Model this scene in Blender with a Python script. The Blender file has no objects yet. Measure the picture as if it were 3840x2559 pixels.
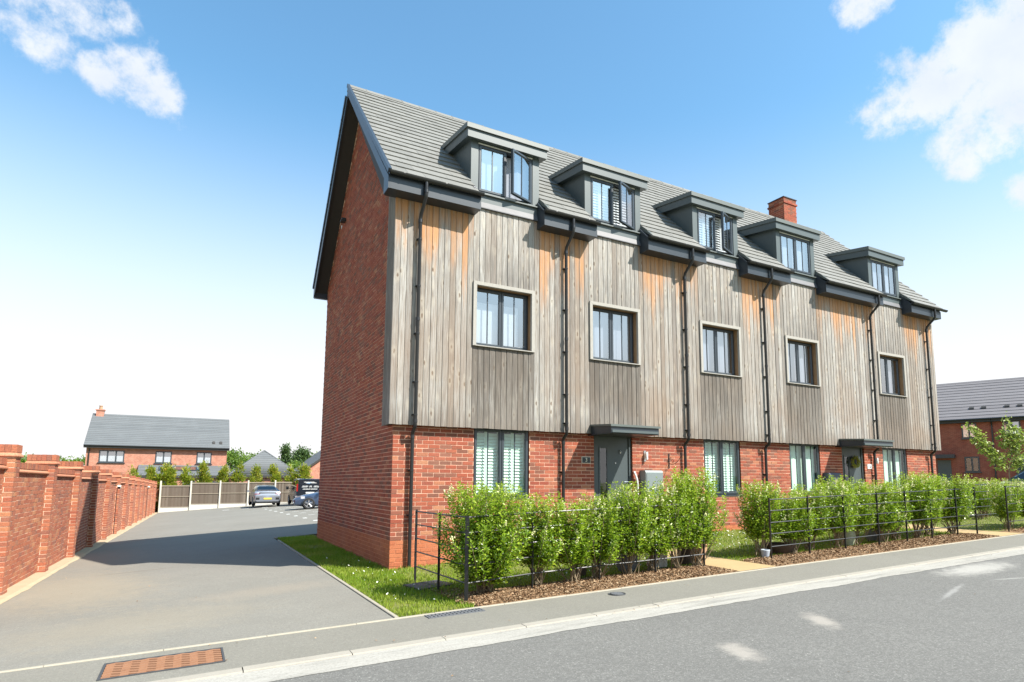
import bpy, math, random
import numpy as np
from mathutils import Vector, Matrix, noise
R = math.radians
rng = np.random.default_rng(7)
random.seed(7)
scene = bpy.context.scene
COL = scene.collection

# ------------------------------------------------------------------ camera
cam_d = bpy.data.cameras.new('camera')
cam = bpy.data.objects.new('camera', cam_d)
COL.objects.link(cam)
cam_d.sensor_width = 36.0
cam_d.lens = 2310.253 / 3840 * 36
cam_d.shift_x = (1920 - 2034.949) / 3840
cam_d.shift_y = (1528.718 - 1279.5) / 3840
cam_d.clip_start = 0.05
cam_d.clip_end = 4000
cam.location = (-3.137, -10.95, 1.539)
cam.rotation_euler = (R(96.928), R(-0.0787), R(-29.664))
scene.camera = cam

# ------------------------------------------------------------------ sun and sky
SUN_DIR = Vector((-0.74, 1.0, -1.33)).normalized()      # way the light travels
SUN_EL = math.asin(-SUN_DIR.z)
sun_d = bpy.data.lights.new('sun', 'SUN')
sun_d.energy = 5.0
sun_d.angle = R(0.53)
sun_d.color = (1.0, 0.95, 0.87)
sun = bpy.data.objects.new('sun', sun_d)
COL.objects.link(sun)
sun.rotation_euler = SUN_DIR.to_track_quat('-Z', 'Y').to_euler()
sun.location = (20, -30, 40)

world = bpy.data.worlds.new('World')
scene.world = world
world.use_nodes = True
wn = world.node_tree
wn.nodes.clear()
def wnode(t, **kw):
    n = wn.nodes.new(t)
    for k, v in kw.items():
        setattr(n, k, v)
    return n
def wmath(op, a, b=None, c=None, clamp=False):
    n = wnode('ShaderNodeMath', operation=op, use_clamp=clamp)
    for i, v in enumerate((a, b, c)):
        if v is None: continue
        if isinstance(v, (int, float)): n.inputs[i].default_value = v
        else: wn.links.new(v, n.inputs[i])
    return n.outputs[0]
def wmix(f, a, b):
    n = wnode('ShaderNodeMix', data_type='RGBA')
    for i, v in ((0, f), (6, a), (7, b)):
        if isinstance(v, (int, float)): n.inputs[i].default_value = v
        elif isinstance(v, tuple): n.inputs[i].default_value = (*v, 1)
        else: wn.links.new(v, n.inputs[i])
    return n.outputs[2]
w_out = wnode('ShaderNodeOutputWorld')
w_bg = wnode('ShaderNodeBackground')
SKY_STRENGTH = 0.072
w_bg.inputs['Strength'].default_value = SKY_STRENGTH
w_sky = wnode('ShaderNodeTexSky', sky_type='NISHITA', sun_disc=False)
w_sky.sun_elevation = SUN_EL
w_sky.sun_rotation = math.atan2(-SUN_DIR.x, -SUN_DIR.y)
w_sky.altitude = 50; w_sky.air_density = 1.0; w_sky.dust_density = 1.0; w_sky.ozone_density = 1.6
w_tc = wnode('ShaderNodeTexCoord')
w_sep = wnode('ShaderNodeSeparateXYZ')
wn.links.new(w_tc.outputs['Generated'], w_sep.inputs[0])
dz = w_sep.outputs[2]
# summer haze: the sky pales to white towards the horizon
hz = wnode('ShaderNodeMapRange', interpolation_type='SMOOTHSTEP')
wn.links.new(dz, hz.inputs[0])
hz.inputs[1].default_value = 0.08; hz.inputs[2].default_value = 0.54
hz.inputs[3].default_value = 1.0; hz.inputs[4].default_value = 0.0
gain = wnode('ShaderNodeVectorMath', operation='MULTIPLY')
wn.links.new(w_sky.outputs[0], gain.inputs[0])
gain.inputs[1].default_value = (1.34, 1.92, 1.92)
sky_col = wmix(hz.outputs[0], gain.outputs[0], (6.9, 6.85, 6.95))
# cumulus clouds in fixed directions, broken up by noise
w_n1 = wnode('ShaderNodeTexNoise'); w_n1.inputs['Scale'].default_value = 11
w_n1.inputs['Detail'].default_value = 12; w_n1.inputs['Roughness'].default_value = 0.66
wn.links.new(w_tc.outputs['Generated'], w_n1.inputs['Vector'])
w_n2 = wnode('ShaderNodeTexNoise'); w_n2.inputs['Scale'].default_value = 3.0; w_n2.inputs['Detail'].default_value = 5
wn.links.new(w_tc.outputs['Generated'], w_n2.inputs['Vector'])
w_warp = wnode('ShaderNodeVectorMath', operation='MULTIPLY_ADD')
wn.links.new(w_n2.outputs['Color'], w_warp.inputs[0])
w_warp.inputs[1].default_value = (.08, .08, .08)
w_add = wnode('ShaderNodeVectorMath', operation='SUBTRACT')
wn.links.new(w_tc.outputs['Generated'], w_add.inputs[0]); w_add.inputs[1].default_value = (.04, .04, .04)
wn.links.new(w_add.outputs[0], w_warp.inputs[2])
CLOUDS = [(-0.170, 0.836, 0.522, .045), (-0.145, 0.831, 0.537, .048), (-0.10, 0.83, 0.55, .022), (-0.1795, 0.8488, 0.4973, .024),
          (-0.1149, 0.8633, 0.4914, .026), (-0.093, 0.863, 0.497, .032), (-0.087, 0.868, 0.487, .026), (-0.0654, 0.8735, 0.4825, .03),
          (0.763, 0.424, 0.486, .04), (0.758, 0.437, 0.480, .03), (0.772, 0.40, 0.494, .05), (0.7786, 0.3776, 0.5013, .045), (0.783, 0.32, 0.533, .042), (0.779, 0.3512, 0.5195, .04),
          (0.8047, 0.3175, 0.5016, .05), (0.7907, 0.2954, 0.5362, .045), (0.8154, 0.3489, 0.462, .042), (0.8207, 0.379, 0.4275, .035),
          (0.832, 0.384, 0.404, .022), (0.8365, 0.3272, 0.4396, .035), (0.876, 0.328, 0.362, .02), (0.6843, 0.4195, 0.600, .03),
          (0.80, 0.26, 0.54, .07), (0.84, 0.29, 0.46, .06),
          # the same fair-weather sky outside the frame
          (-0.55, 0.62, 0.56, .11), (-0.60, 0.55, 0.58, .09), (0.55, -0.60, 0.58, .10), (0.2, -0.75, 0.63, .12), (-0.5, -0.66, 0.56, .12),
          (0.90, -0.10, 0.42, .09), (0.62, -0.62, 0.48, .08), (-0.8, -0.2, 0.57, .12), (-0.1, -0.9, 0.42, .09)]
m = None
for (cx, cy, cz, r) in CLOUDS:
    d = wnode('ShaderNodeVectorMath', operation='DISTANCE')
    wn.links.new(w_warp.outputs[0], d.inputs[0])
    d.inputs[1].default_value = Vector((cx, cy, cz)).normalized()
    v = wmath('MULTIPLY_ADD', d.outputs['Value'], -1.0 / r, 1.35)
    m = v if m is None else wmath('MAXIMUM', m, v)
mm = wmath('MULTIPLY_ADD', w_n1.outputs['Fac'], 3.6, -1.80)
cl = wmath('ADD', wmath('MINIMUM', m, 0.75), mm)
cmask = wnode('ShaderNodeMapRange', interpolation_type='SMOOTHSTEP')
wn.links.new(cl, cmask.inputs[0]); cmask.inputs[1].default_value = 0.10; cmask.inputs[2].default_value = 0.90
cfac = wmath('MULTIPLY', cmask.outputs[0], 0.93)
w_n3 = wnode('ShaderNodeTexNoise'); w_n3.inputs['Scale'].default_value = 14; w_n3.inputs['Detail'].default_value = 7
wn.links.new(w_tc.outputs['Generated'], w_n3.inputs['Vector'])
ccol = wmix(w_n3.outputs['Fac'], (4.8, 5.3, 6.2), (7.2, 7.3, 7.4))
fin = wmix(cfac, sky_col, ccol)
wn.links.new(fin, w_bg.inputs['Color'])
wn.links.new(w_bg.outputs[0], w_out.inputs['Surface'])

scene.view_settings.view_transform = 'Standard'
scene.view_settings.look = 'None'
scene.view_settings.exposure = 1.10
scene.view_settings.gamma = 1.0
scene.view_settings.use_curve_mapping = False
scene.render.engine = 'CYCLES'
scene.cycles.use_denoising = True
scene.cycles.max_bounces = 8
scene.cycles.transparent_max_bounces = 12
scene.cycles.sample_clamp_indirect = 6

# ------------------------------------------------------------------ helpers
class NT:
    """small node-tree writer for one material"""
    def __init__(s, name):
        s.m = bpy.data.materials.new(name); s.m.use_nodes = True
        s.t = s.m.node_tree; s.t.nodes.clear()
        s.out = s.n('ShaderNodeOutputMaterial')
    def n(s, t, **kw):
        x = s.t.nodes.new(t)
        for k, v in kw.items(): setattr(x, k, v)
        return x
    def put(s, sock, v):
        if v is None: return
        if isinstance(v, bpy.types.NodeSocket): s.t.links.new(v, sock)
        elif isinstance(v, (tuple, list)) and sock.type == 'RGBA': sock.default_value = (*v[:3], 1)
        else: sock.default_value = v
    def math(s, op, a, b=None, c=None, clamp=False):
        x = s.n('ShaderNodeMath', operation=op, use_clamp=clamp)
        for i, v in enumerate((a, b, c)): s.put(x.inputs[i], v)
        return x.outputs[0]
    def mix(s, f, a, b, blend='MIX'):
        x = s.n('ShaderNodeMix', data_type='RGBA', blend_type=blend)
        s.put(x.inputs[0], f); s.put(x.inputs[6], a); s.put(x.inputs[7], b)
        return x.outputs[2]
    def pos(s):
        return s.n('ShaderNodeNewGeometry').outputs['Position']
    def island(s):
        g = s.n('ShaderNodeNewGeometry').outputs['Random Per Island']
        o = s.n('ShaderNodeObjectInfo').outputs['Random']
        return s.math('FRACT', s.math('ADD', g, o))
    def noise(s, scale, detail=4, rough=.55, vec=None, stretch=None, dist=0):
        v = vec if vec is not None else s.pos()
        if stretch:
            mp = s.n('ShaderNodeVectorMath', operation='MULTIPLY'); s.put(mp.inputs[0], v); mp.inputs[1].default_value = stretch
            v = mp.outputs[0]
        x = s.n('ShaderNodeTexNoise'); s.put(x.inputs['Vector'], v)
        x.inputs['Scale'].default_value = scale; x.inputs['Detail'].default_value = detail
        x.inputs['Roughness'].default_value = rough; x.inputs['Distortion'].default_value = dist
        return x.outputs['Fac']
    def ramp(s, f, stops, interp='LINEAR'):
        x = s.n('ShaderNodeValToRGB'); s.put(x.inputs[0], f)
        e = x.color_ramp.elements; x.color_ramp.interpolation = interp
        while len(e) < len(stops): e.new(0.5)
        for i, (p, c) in enumerate(stops):
            e[i].position = p; e[i].color = (*c, 1) if len(c) == 3 else c
        return x.outputs[0]
    def rng(s, f, a, b, c=0.0, d=1.0, smooth=True):
        x = s.n('ShaderNodeMapRange', interpolation_type='SMOOTHSTEP' if smooth else 'LINEAR')
        s.put(x.inputs[0], f); x.inputs[1].default_value = a; x.inputs[2].default_value = b
        x.inputs[3].default_value = c; x.inputs[4].default_value = d
        return x.outputs[0]
    def bump(s, h, strength=.3, dist=.01):
        b = s.n('ShaderNodeBump'); s.put(b.inputs['Height'], h)
        b.inputs['Strength'].default_value = strength; b.inputs['Distance'].default_value = dist
        return b.outputs[0]
    def bsdf(s, col, rough=.6, metal=0, spec=.5, normal=None, **kw):
        p = s.n('ShaderNodeBsdfPrincipled')
        s.put(p.inputs['Base Color'], col); s.put(p.inputs['Roughness'], rough); s.put(p.inputs['Metallic'], metal)
        s.put(p.inputs['Specular IOR Level'], spec)
        if normal is not None: s.put(p.inputs['Normal'], normal)
        for k, v in kw.items(): s.put(p.inputs[k], v)
        return p.outputs[0]
    def end(s, sh):
        s.put(s.out.inputs['Surface'], sh); return s.m

def simple(name, col, rough=.5, metal=0, spec=.5, var=.12, scale=14):
    t = NT(name)
    n = t.noise(scale, 3)
    c = t.mix(n, tuple(x * (1 - var) for x in col), tuple(min(1, x * (1 + var)) for x in col))
    return t.end(t.bsdf(c, rough, metal, spec))

def mesh(name, V, F, mats, mi=None, attrs=None, smooth=False):
    """V (n,3) array, F list of index arrays (each m x k) or list of tuples"""
    me = bpy.data.meshes.new(name)
    V = np.asarray(V, dtype=np.float32)
    if isinstance(F, np.ndarray): F = [F]
    if len(F) and isinstance(F[0], np.ndarray):
        loops = np.concatenate([f.ravel() for f in F]).astype(np.int32)
        tot = np.concatenate([np.full(len(f), f.shape[1]) for f in F]).astype(np.int32)
        start = np.concatenate([[0], np.cumsum(tot)[:-1]]).astype(np.int32)
        me.vertices.add(len(V)); me.vertices.foreach_set('co', V.ravel())
        me.loops.add(len(loops)); me.loops.foreach_set('vertex_index', loops)
        me.polygons.add(len(tot)); me.polygons.foreach_set('loop_start', start); me.polygons.foreach_set('loop_total', tot)
    else:
        me.from_pydata([tuple(map(float, v)) for v in V], [], [tuple(int(i) for i in f) for f in F])
    if not isinstance(mats, (list, tuple)): mats = [mats]
    for x in mats: me.materials.append(x)
    if mi is not None: me.polygons.foreach_set('material_index', np.asarray(mi, dtype=np.int32))
    if attrs:
        for k, a in attrs.items():
            at = me.attributes.new(k, 'FLOAT', 'POINT'); at.data.foreach_set('value', np.asarray(a, dtype=np.float32))
    me.update(calc_edges=True)
    me.polygons.foreach_set('use_smooth', np.full(len(me.polygons), bool(smooth)))
    me.validate()
    return me

class MB:
    """collects shapes of one part and links them as one mesh object"""
    def __init__(s): s.v = []; s.f = []; s.mi = []; s.k = 0
    def add(s, V, F, m=0):
        o = s.k
        s.v.extend([tuple(p) for p in V]); s.k += len(V)
        for f in F: s.f.append(tuple(i + o for i in f)); s.mi.append(m)
        return s
    def box(s, x0, x1, y0, y1, z0, z1, m=0, skip=()):
        V = [(x0, y0, z0), (x1, y0, z0), (x1, y1, z0), (x0, y1, z0), (x0, y0, z1), (x1, y0, z1), (x1, y1, z1), (x0, y1, z1)]
        F = {'b': (0, 3, 2, 1), 't': (4, 5, 6, 7), 'f': (0, 1, 5, 4), 'k': (2, 3, 7, 6), 'l': (3, 0, 4, 7), 'r': (1, 2, 6, 5)}
        return s.add(V, [F[k] for k in F if k not in skip], m)
    def prism_x(s, prof, x0, x1, m=0, caps=True):
        """prof: list of (y,z) ; swept along x"""
        n = len(prof)
        V = [(x0, y, z) for y, z in prof] + [(x1, y, z) for y, z in prof]
        F = [(i, (i + 1) % n, n + (i + 1) % n, n + i) for i in range(n)]
        if caps: F += [tuple(range(n - 1, -1, -1)), tuple(range(n, 2 * n))]
        return s.add(V, F, m)
    def prism_z(s, prof, z0, z1, m=0):
        n = len(prof)
        V = [(x, y, z0) for x, y in prof] + [(x, y, z1) for x, y in prof]
        F = [(i, (i + 1) % n, n + (i + 1) % n, n + i) for i in range(n)] + [tuple(range(n - 1, -1, -1)), tuple(range(n, 2 * n))]
        return s.add(V, F, m)
    def tube(s, pts, r, n=8, m=0, caps=True):
        pts = [Vector(p) for p in pts]
        rs = r if isinstance(r, (list, tuple)) else [r] * len(pts)
        V = []; F = []
        up = None
        for i, p in enumerate(pts):
            if i == 0: d = pts[1] - p
            elif i == len(pts) - 1: d = p - pts[i - 1]
            else: d = (pts[i + 1] - p).normalized() + (p - pts[i - 1]).normalized()
            d.normalize()
            if up is None or abs(up.dot(d)) > .98:
                up = Vector((0, 0, 1)) if abs(d.z) < .9 else Vector((1, 0, 0))
            a = d.cross(up).normalized(); b = a.cross(d).normalized(); up = b
            for k in range(n):
                t = 2 * math.pi * k / n
                V.append(p + a * (math.cos(t) * rs[i]) + b * (math.sin(t) * rs[i]))
        for i in range(len(pts) - 1):
            for k in range(n):
                F.append((i * n + k, (i + 1) * n + k, (i + 1) * n + (k + 1) % n, i * n + (k + 1) % n))
        if caps: F += [tuple(range(n)), tuple(range(len(pts) * n - 1, (len(pts) - 1) * n - 1, -1))]
        return s.add(V, F, m)
    def lathe(s, prof, c=(0, 0, 0), n=20, m=0, axis='z'):
        """prof: list of (radius, height)"""
        V = []; F = []
        for r_, h in prof:
            for k in range(n):
                t = 2 * math.pi * k / n
                a, b = r_ * math.cos(t), r_ * math.sin(t)
                V.append({'z': (c[0] + a, c[1] + b, c[2] + h), 'y': (c[0] + a, c[1] + h, c[2] + b), 'x': (c[0] + h, c[1] + a, c[2] + b)}[axis])
        for i in range(len(prof) - 1):
            for k in range(n):
                F.append((i * n + k, i * n + (k + 1) % n, (i + 1) * n + (k + 1) % n, (i + 1) * n + k))
        return s.add(V, F, m)
    def build(s, name, mats, parent=None, smooth=False, loc=None, rot=None, label=None, kind=None):
        me = mesh(name, s.v, s.f, mats, s.mi, smooth=False)
        if smooth: me.shade_smooth() if hasattr(me, 'shade_smooth') else None
        o = link(name, me, parent, loc, rot)
        if label: o['label'] = label
        if kind: o['kind'] = kind
        return o

def link(name, data, parent=None, loc=None, rot=None, scale=None):
    o = bpy.data.objects.new(name, data)
    COL.objects.link(o)
    if parent is not None: o.parent = parent
    if loc is not None: o.location = loc
    if rot is not None: o.rotation_euler = rot
    if scale is not None: o.scale = scale
    return o
def tag(o, label, cat, group=None, kind=None):
    o['label'] = label; o['category'] = cat
    if group: o['group'] = group
    if kind: o['kind'] = kind
    return o
def thing(name, label, cat, loc=(0, 0, 0), rz=0, group=None):
    o = link(name, None, None, loc, (0, 0, rz)); o.empty_display_size = .2
    return tag(o, label, cat, group)
def copy_tree(o, parent=None):
    c = o.copy(); COL.objects.link(c)
    if parent is not None: c.parent = parent
    for ch in list(o.children): copy_tree(ch, c)
    return c
def smoothed(o, angle=40):
    me = o.data
    me.polygons.foreach_set('use_smooth', np.ones(len(me.polygons), dtype=bool))
    try: me.set_sharp_from_angle(angle=R(angle))
    except Exception: pass
    return o

# ------------------------------------------------------------------ ground heights
def zpav(x): return .025 * np.clip(x, -60, 60)
def zlawn(x, y):
    zw_ = np.where(x < 8, .046 * np.clip(x, 0, 8), .368 + .012 * (np.clip(x, 8, 40) - 8))
    t = np.clip((y + 2.6) / 2.6, 0, 1); t = t * t * (3 - 2 * t)
    lo = zpav(np.clip(x, 0, 60))
    return lo + (zw_ - lo) * t
def zwall(y): return -.175 - .0135 * y
def zdrive(x, y):
    t = np.clip((.155 + .0135 * y) / 4.35, .02, .065)
    return zwall(y) + t * (np.clip(x, -8, 6) + 5.3)
def zground(x, y):
    return .025 * np.clip(x, -50, 50) - .16 - .016 * np.clip(y + 2, 0, 60)

# ------------------------------------------------------------------ materials
def mat_brick(name, stops, grain=.10):
    t = NT(name)
    v = t.island()
    c = t.ramp(v, stops)
    n = t.noise(55, 5, .65)
    c = t.mix(t.rng(n, .3, .75, 0, .55), c, (.055, .035, .03))
    n2 = t.noise(1.3, 3)
    c = t.mix(t.rng(n2, .45, .75, 0, .10), c, (.45, .3, .22))
    h = t.noise(120, 4, .7)
    return t.end(t.bsdf(c, .88, 0, .25, t.bump(h, .5, .004)))
M = {}
M['brick'] = mat_brick('red_brick', [(0, (.345, .080, .042)), (.22, (.40, .112, .058)), (.38, (.29, .065, .037)), (.54, (.36, .092, .047)), (.66, (.20, .078, .050)), (.78, (.255, .098, .062)), (.88, (.31, .075, .043)), (.95, (.46, .20, .105)), (1, (.37, .096, .051))])
M['plinth'] = mat_brick('orange_brick', [(0, (.46, .140, .060)), (.4, (.53, .170, .070)), (.7, (.43, .125, .055)), (1, (.50, .165, .072))])
M['wallbrick'] = mat_brick('wall_brick', [(0, (.37, .12, .065)), (.22, (.44, .155, .08)), (.42, (.34, .10, .056)), (.58, (.40, .13, .066)), (.70, (.27, .105, .07)), (.8, (.31, .125, .08)), (.9, (.47, .21, .105)), (1, (.36, .105, .06))])
def mat_mortar(name, a, b):
    t = NT(name)
    c = t.mix(t.noise(9, 5), a, b)
    return t.end(t.bsdf(c, .95, 0, .2, t.bump(t.noise(160, 3), .4, .003)))
M['mortar'] = mat_mortar('mortar', (.64, .385, .27), (.74, .475, .345))
M['wall_mortar'] = mat_mortar('wall_mortar', (.66, .46, .33), (.76, .57, .43))
M['plinth_mortar'] = mat_mortar('plinth_mortar', (.50, .20, .105), (.58, .26, .15))

def mat_timber():
    t = NT('weathered_larch')
    oi = t.n('ShaderNodeObjectInfo')
    rnd = oi.outputs['Random']
    sp = t.n('ShaderNodeSeparateColor'); t.put(sp.inputs[0], oi.outputs['Color'])
    orange_i, below_i, above_i = sp.outputs[0], sp.outputs[1], sp.outputs[2]
    P = t.pos(); xyz = t.n('ShaderNodeSeparateXYZ'); t.put(xyz.inputs[0], P); z = xyz.outputs[2]
    off = t.n('ShaderNodeCombineXYZ'); t.put(off.inputs[2], t.math('MULTIPLY', rnd, 37.0)); t.put(off.inputs[0], t.math('MULTIPLY', rnd, 11.0))
    ad = t.n('ShaderNodeVectorMath', operation='ADD'); t.put(ad.inputs[0], P); t.put(ad.inputs[1], off.outputs[0])
    vec = ad.outputs[0]
    base = t.ramp(rnd, [(0, (.22, .206, .190)), (.16, (.375, .363, .335)), (.32, (.29, .273, .25)), (.46, (.43, .422, .395)), (.6, (.24, .207, .175)), (.74, (.40, .387, .36)), (.88, (.305, .27, .232)), (1, (.375, .362, .335))])
    grain = t.noise(5, 5, .6, vec, (26, 26, .55), .4)
    c = t.mix(t.rng(grain, .36, .66, .0, .72), base, (.13, .095, .07))
    pale = t.noise(3, 4, .6, vec, (14, 14, .35))
    c = t.mix(t.rng(pale, .55, .8, 0, .45), c, (.47, .44, .39))
    # knots with their drawn-out shadow of darker grain
    vo = t.n('ShaderNodeTexVoronoi', feature='F1'); mp = t.n('ShaderNodeVectorMath', operation='MULTIPLY'); t.put(mp.inputs[0], vec); mp.inputs[1].default_value = (7.6, 7.6, 3.0)
    t.put(vo.inputs['Vector'], mp.outputs[0]); vo.inputs['Scale'].default_value = 1.0; vo.inputs['Randomness'].default_value = 1.0
    kd = t.math('ADD', vo.outputs['Distance'], t.math('MULTIPLY_ADD', t.noise(40, 2), .16, -.10))
    gate = t.n('ShaderNodeSeparateColor'); t.put(gate.inputs[0], vo.outputs['Color']); on = t.math('GREATER_THAN', gate.outputs[0], .42)
    knot = t.math('MULTIPLY', t.rng(kd, .06, .17, .85, 0), on)
    halo = t.math('MULTIPLY', t.rng(kd, .17, .48, .28, 0), on)
    c = t.mix(halo, c, (.50, .45, .36))
    c = t.mix(knot, c, (.11, .07, .045))
    # fresh orange timber under the eaves boxes, grey-black streaks by the windows
    st = t.noise(2.2, 5, .6, vec, (9, 9, .8))
    big = t.noise(.55, 3)
    c = t.mix(t.math('MULTIPLY', t.rng(big, .40, .66, 0, .55), t.rng(z, 5.6, 3.2)), c, (.235, .165, .115))
    str_ = t.noise(1.1, 4, .6, vec, (7, 7, .3))
    c = t.mix(t.rng(str_, .52, .74, 0, .48), c, (.125, .098, .076))
    o = t.math('ADD', z, t.math('MULTIPLY_ADD', st, 1.6, -.8))
    o = t.math('ADD', o, t.math('MULTIPLY_ADD', rnd, 1.3, -.75))
    of = t.math('MULTIPLY', t.rng(o, 5.45, 6.55, 0, .9), orange_i)
    of = t.math('MULTIPLY', of, t.rng(t.noise(1.6, 4, .6, vec, (9, 9, .6)), .30, .58, .35, 1.0))
    c = t.mix(of, c, t.mix(grain, (.56, .29, .115), (.36, .15, .055)))
    bz = t.math('ADD', z, t.math('MULTIPLY_ADD', st, 4.4, -2.2))
    bf = t.math('MULTIPLY', t.rng(bz, 1.7, 3.9, .18, .95), below_i)
    bst_ = t.noise(2.6, 5, .65, vec, (11, 11, .5))
    bf = t.math('MULTIPLY', bf, t.rng(bst_, .32, .58, .58, 1.0))
    c = t.mix(bf, c, t.mix(t.noise(.6, 2), (.105, .078, .052), (.052, .050, .047)))
    lowf = t.math('MULTIPLY', t.rng(t.math('ADD', z, t.math('MULTIPLY_ADD', st, 1.4, -.7)), 3.05, 2.5, 0, .6), t.rng(bst_, .3, .6, .4, 1))
    c = t.mix(lowf, c, (.13, .105, .085))
    az = t.math('ADD', z, t.math('MULTIPLY_ADD', st, 3.2, -1.6))
    af = t.math('MULTIPLY', t.math('MULTIPLY', t.rng(az, 6.6, 5.3, 0, .9), above_i), t.rng(t.noise(2.6, 5, .65, vec, (11, 11, .5)), .36, .64, .25, 1.0))
    c = t.mix(af, c, (.12, .11, .10))
    h = t.math('ADD', grain, t.math('MULTIPLY', knot, -.5))
    return t.end(t.bsdf(c, .82, 0, .25, t.bump(h, .35, .006)))
M['timber'] = mat_timber()
M['lining'] = simple('window_lining_wood', (.25, .145, .07), .7, var=.35, scale=9)
def mat_trim():
    t = NT('surround_wood')
    g = t.noise(4, 5, .6, None, (12, 12, 3))
    c = t.mix(g, (.25, .235, .205), (.40, .38, .345))
    return t.end(t.bsdf(c, .8, 0, .25, t.bump(g, .2, .004)))
M['trim'] = mat_trim()
M['backing'] = simple('timber_backing', (.05, .04, .03), .9)

def mat_tile(name, a, b, c_, rough=.75):
    t = NT(name)
    c = t.ramp(t.island(), [(0, a), (.5, b), (1, c_)])
    n = t.noise(.9, 4); c = t.mix(t.rng(n, .45, .75, 0, .3), c, tuple(x * 1.25 for x in b))
    n = t.noise(60, 4, .7)
    c = t.mix(t.rng(n, .4, .8, 0, .25), c, tuple(x * .6 for x in a))
    return t.end(t.bsdf(c, rough, 0, .3, t.bump(n, .2, .003)))
M['tile'] = mat_tile('grey_roof_tile', (.150, .149, .138), (.166, .165, .153), (.180, .178, .165))
M['tile2'] = mat_tile('slate_grey_tile', (.105, .113, .118), (.125, .133, .138), (.115, .123, .128))
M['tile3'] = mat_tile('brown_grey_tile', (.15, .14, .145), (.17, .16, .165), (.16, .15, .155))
M['verge'] = simple('dark_verge', (.028, .040, .055), .35, spec=.6)
M['anthracite'] = simple('anthracite_frame', (.038, .047, .056), .32, spec=.5, var=.06)
M['dormer'] = simple('dormer_cladding', (.070, .087, .088), .42, spec=.5, var=.05, scale=3)
M['dormer_edge'] = simple('dormer_roof_edge', (.095, .108, .100), .45, spec=.5, var=.06)
M['fascia'] = simple('fascia_board', (.026, .033, .042), .35, spec=.5, var=.06)
M['pipe'] = simple('black_plastic_pipe', (.018, .018, .019), .33, spec=.5, var=.1)
M['lead'] = simple('lead_flashing', (.085, .085, .092), .55, spec=.5, var=.25, scale=7)
M['door'] = simple('grey_door', (.058, .072, .076), .4, spec=.45, var=.04)
M['soffit'] = simple('dark_soffit', (.03, .028, .026), .7)
M['white'] = simple('white_plastic', (.75, .75, .73), .4, var=.03)
M['blind'] = simple('white_blind', (.80, .80, .78), .6, var=.03)
M['voile'] = simple('grey_white_voile', (.50, .51, .56), .7, var=.05)
M['dark_room'] = simple('dark_interior', (.05, .055, .06), .9)
M['chrome'] = simple('brushed_steel', (.6, .6, .6), .25, 1)
M['brass'] = simple('pale_brass', (.55, .50, .30), .35, .6)
M['black_iron'] = simple('black_iron', (.014, .014, .015), .4, spec=.5)
M['slate'] = simple('black_slate', (.02, .022, .022), .45)
M['cream'] = simple('cream_letter', (.72, .68, .55), .5)
M['meter'] = simple('grey_meter_box', (.17, .20, .20), .45, var=.04)
M['meter_dark'] = simple('slate_blue_box', (.05, .06, .085), .4, var=.05)
def mat_glass(name, tint, refl=.10, extra=1.35):
    t = NT(name)
    tr = t.n('ShaderNodeBsdfTransparent'); t.put(tr.inputs[0], tint)
    gl = t.n('ShaderNodeBsdfGlossy'); gl.inputs['Roughness'].default_value = .01
    lw = t.n('ShaderNodeLayerWeight'); lw.inputs['Blend'].default_value = .5
    f = t.math('MULTIPLY_ADD', t.math('POWER', lw.outputs['Facing'], 5.0), extra, refl + .04, True)
    mx = t.n('ShaderNodeMixShader'); t.put(mx.inputs[0], f)
    t.put(mx.inputs[1], tr.outputs[0]); t.put(mx.inputs[2], gl.outputs[0])
    return t.end(mx.outputs[0])
M['glass'] = mat_glass('window_glass', (.80, .92, .86), .10)
M['glass_up'] = mat_glass('window_glass_sky', (.86, .91, .96), .46)
M['glass_green'] = mat_glass('tinted_window_glass', (.80, .95, .87), .05)
M['carglass'] = mat_glass('car_glass', (.10, .12, .13), .10)

def mat_asphalt(name, a, b, speck=.5, scale=140, stains=None):
    t = NT(name)
    n1 = t.noise(.35, 5, .6); n2 = t.noise(2.2, 4)
    c = t.mix(t.rng(n1, .3, .7), a, b)
    c = t.mix(t.rng(n2, .4, .75, 0, .25), c, tuple(x * .8 for x in a))
    n0 = t.noise(scale * .36, 4, .8)
    c = t.mix(t.rng(n0, .34, .66, 0, speck * .75), c, tuple(x * .55 for x in a))
    n3 = t.noise(scale, 3, .7)
    c = t.mix(t.rng(n3, .35, .7, 0, speck), c, tuple(x * .55 for x in a))
    n4 = t.noise(scale * .8, 2, .5)
    c = t.mix(t.rng(n4, .62, .74, 0, speck * .7), c, tuple(min(1, x * 1.7) for x in b))
    if stains:
        P = t.pos()
        for (x, y, rx, ry, rot, col, amt) in stains:
            mp = t.n('ShaderNodeMapping', vector_type='TEXTURE'); t.put(mp.inputs[0], P)
            mp.inputs['Location'].default_value = (x, y, .0); mp.inputs['Rotation'].default_value = (0, 0, rot); mp.inputs['Scale'].default_value = (rx, ry, 50)
            ln = t.n('ShaderNodeVectorMath', operation='LENGTH'); t.put(ln.inputs[0], mp.outputs[0])
            q = t.math('ADD', ln.outputs['Value'], t.math('MULTIPLY_ADD', t.noise(6, 6, .7), 1.6, -.8))
            c = t.mix(t.rng(q, .25, 1.25, amt, 0), c, col)
    return t.end(t.bsdf(c, .9, 0, .25, t.bump(n3, .45, .006)))
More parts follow.
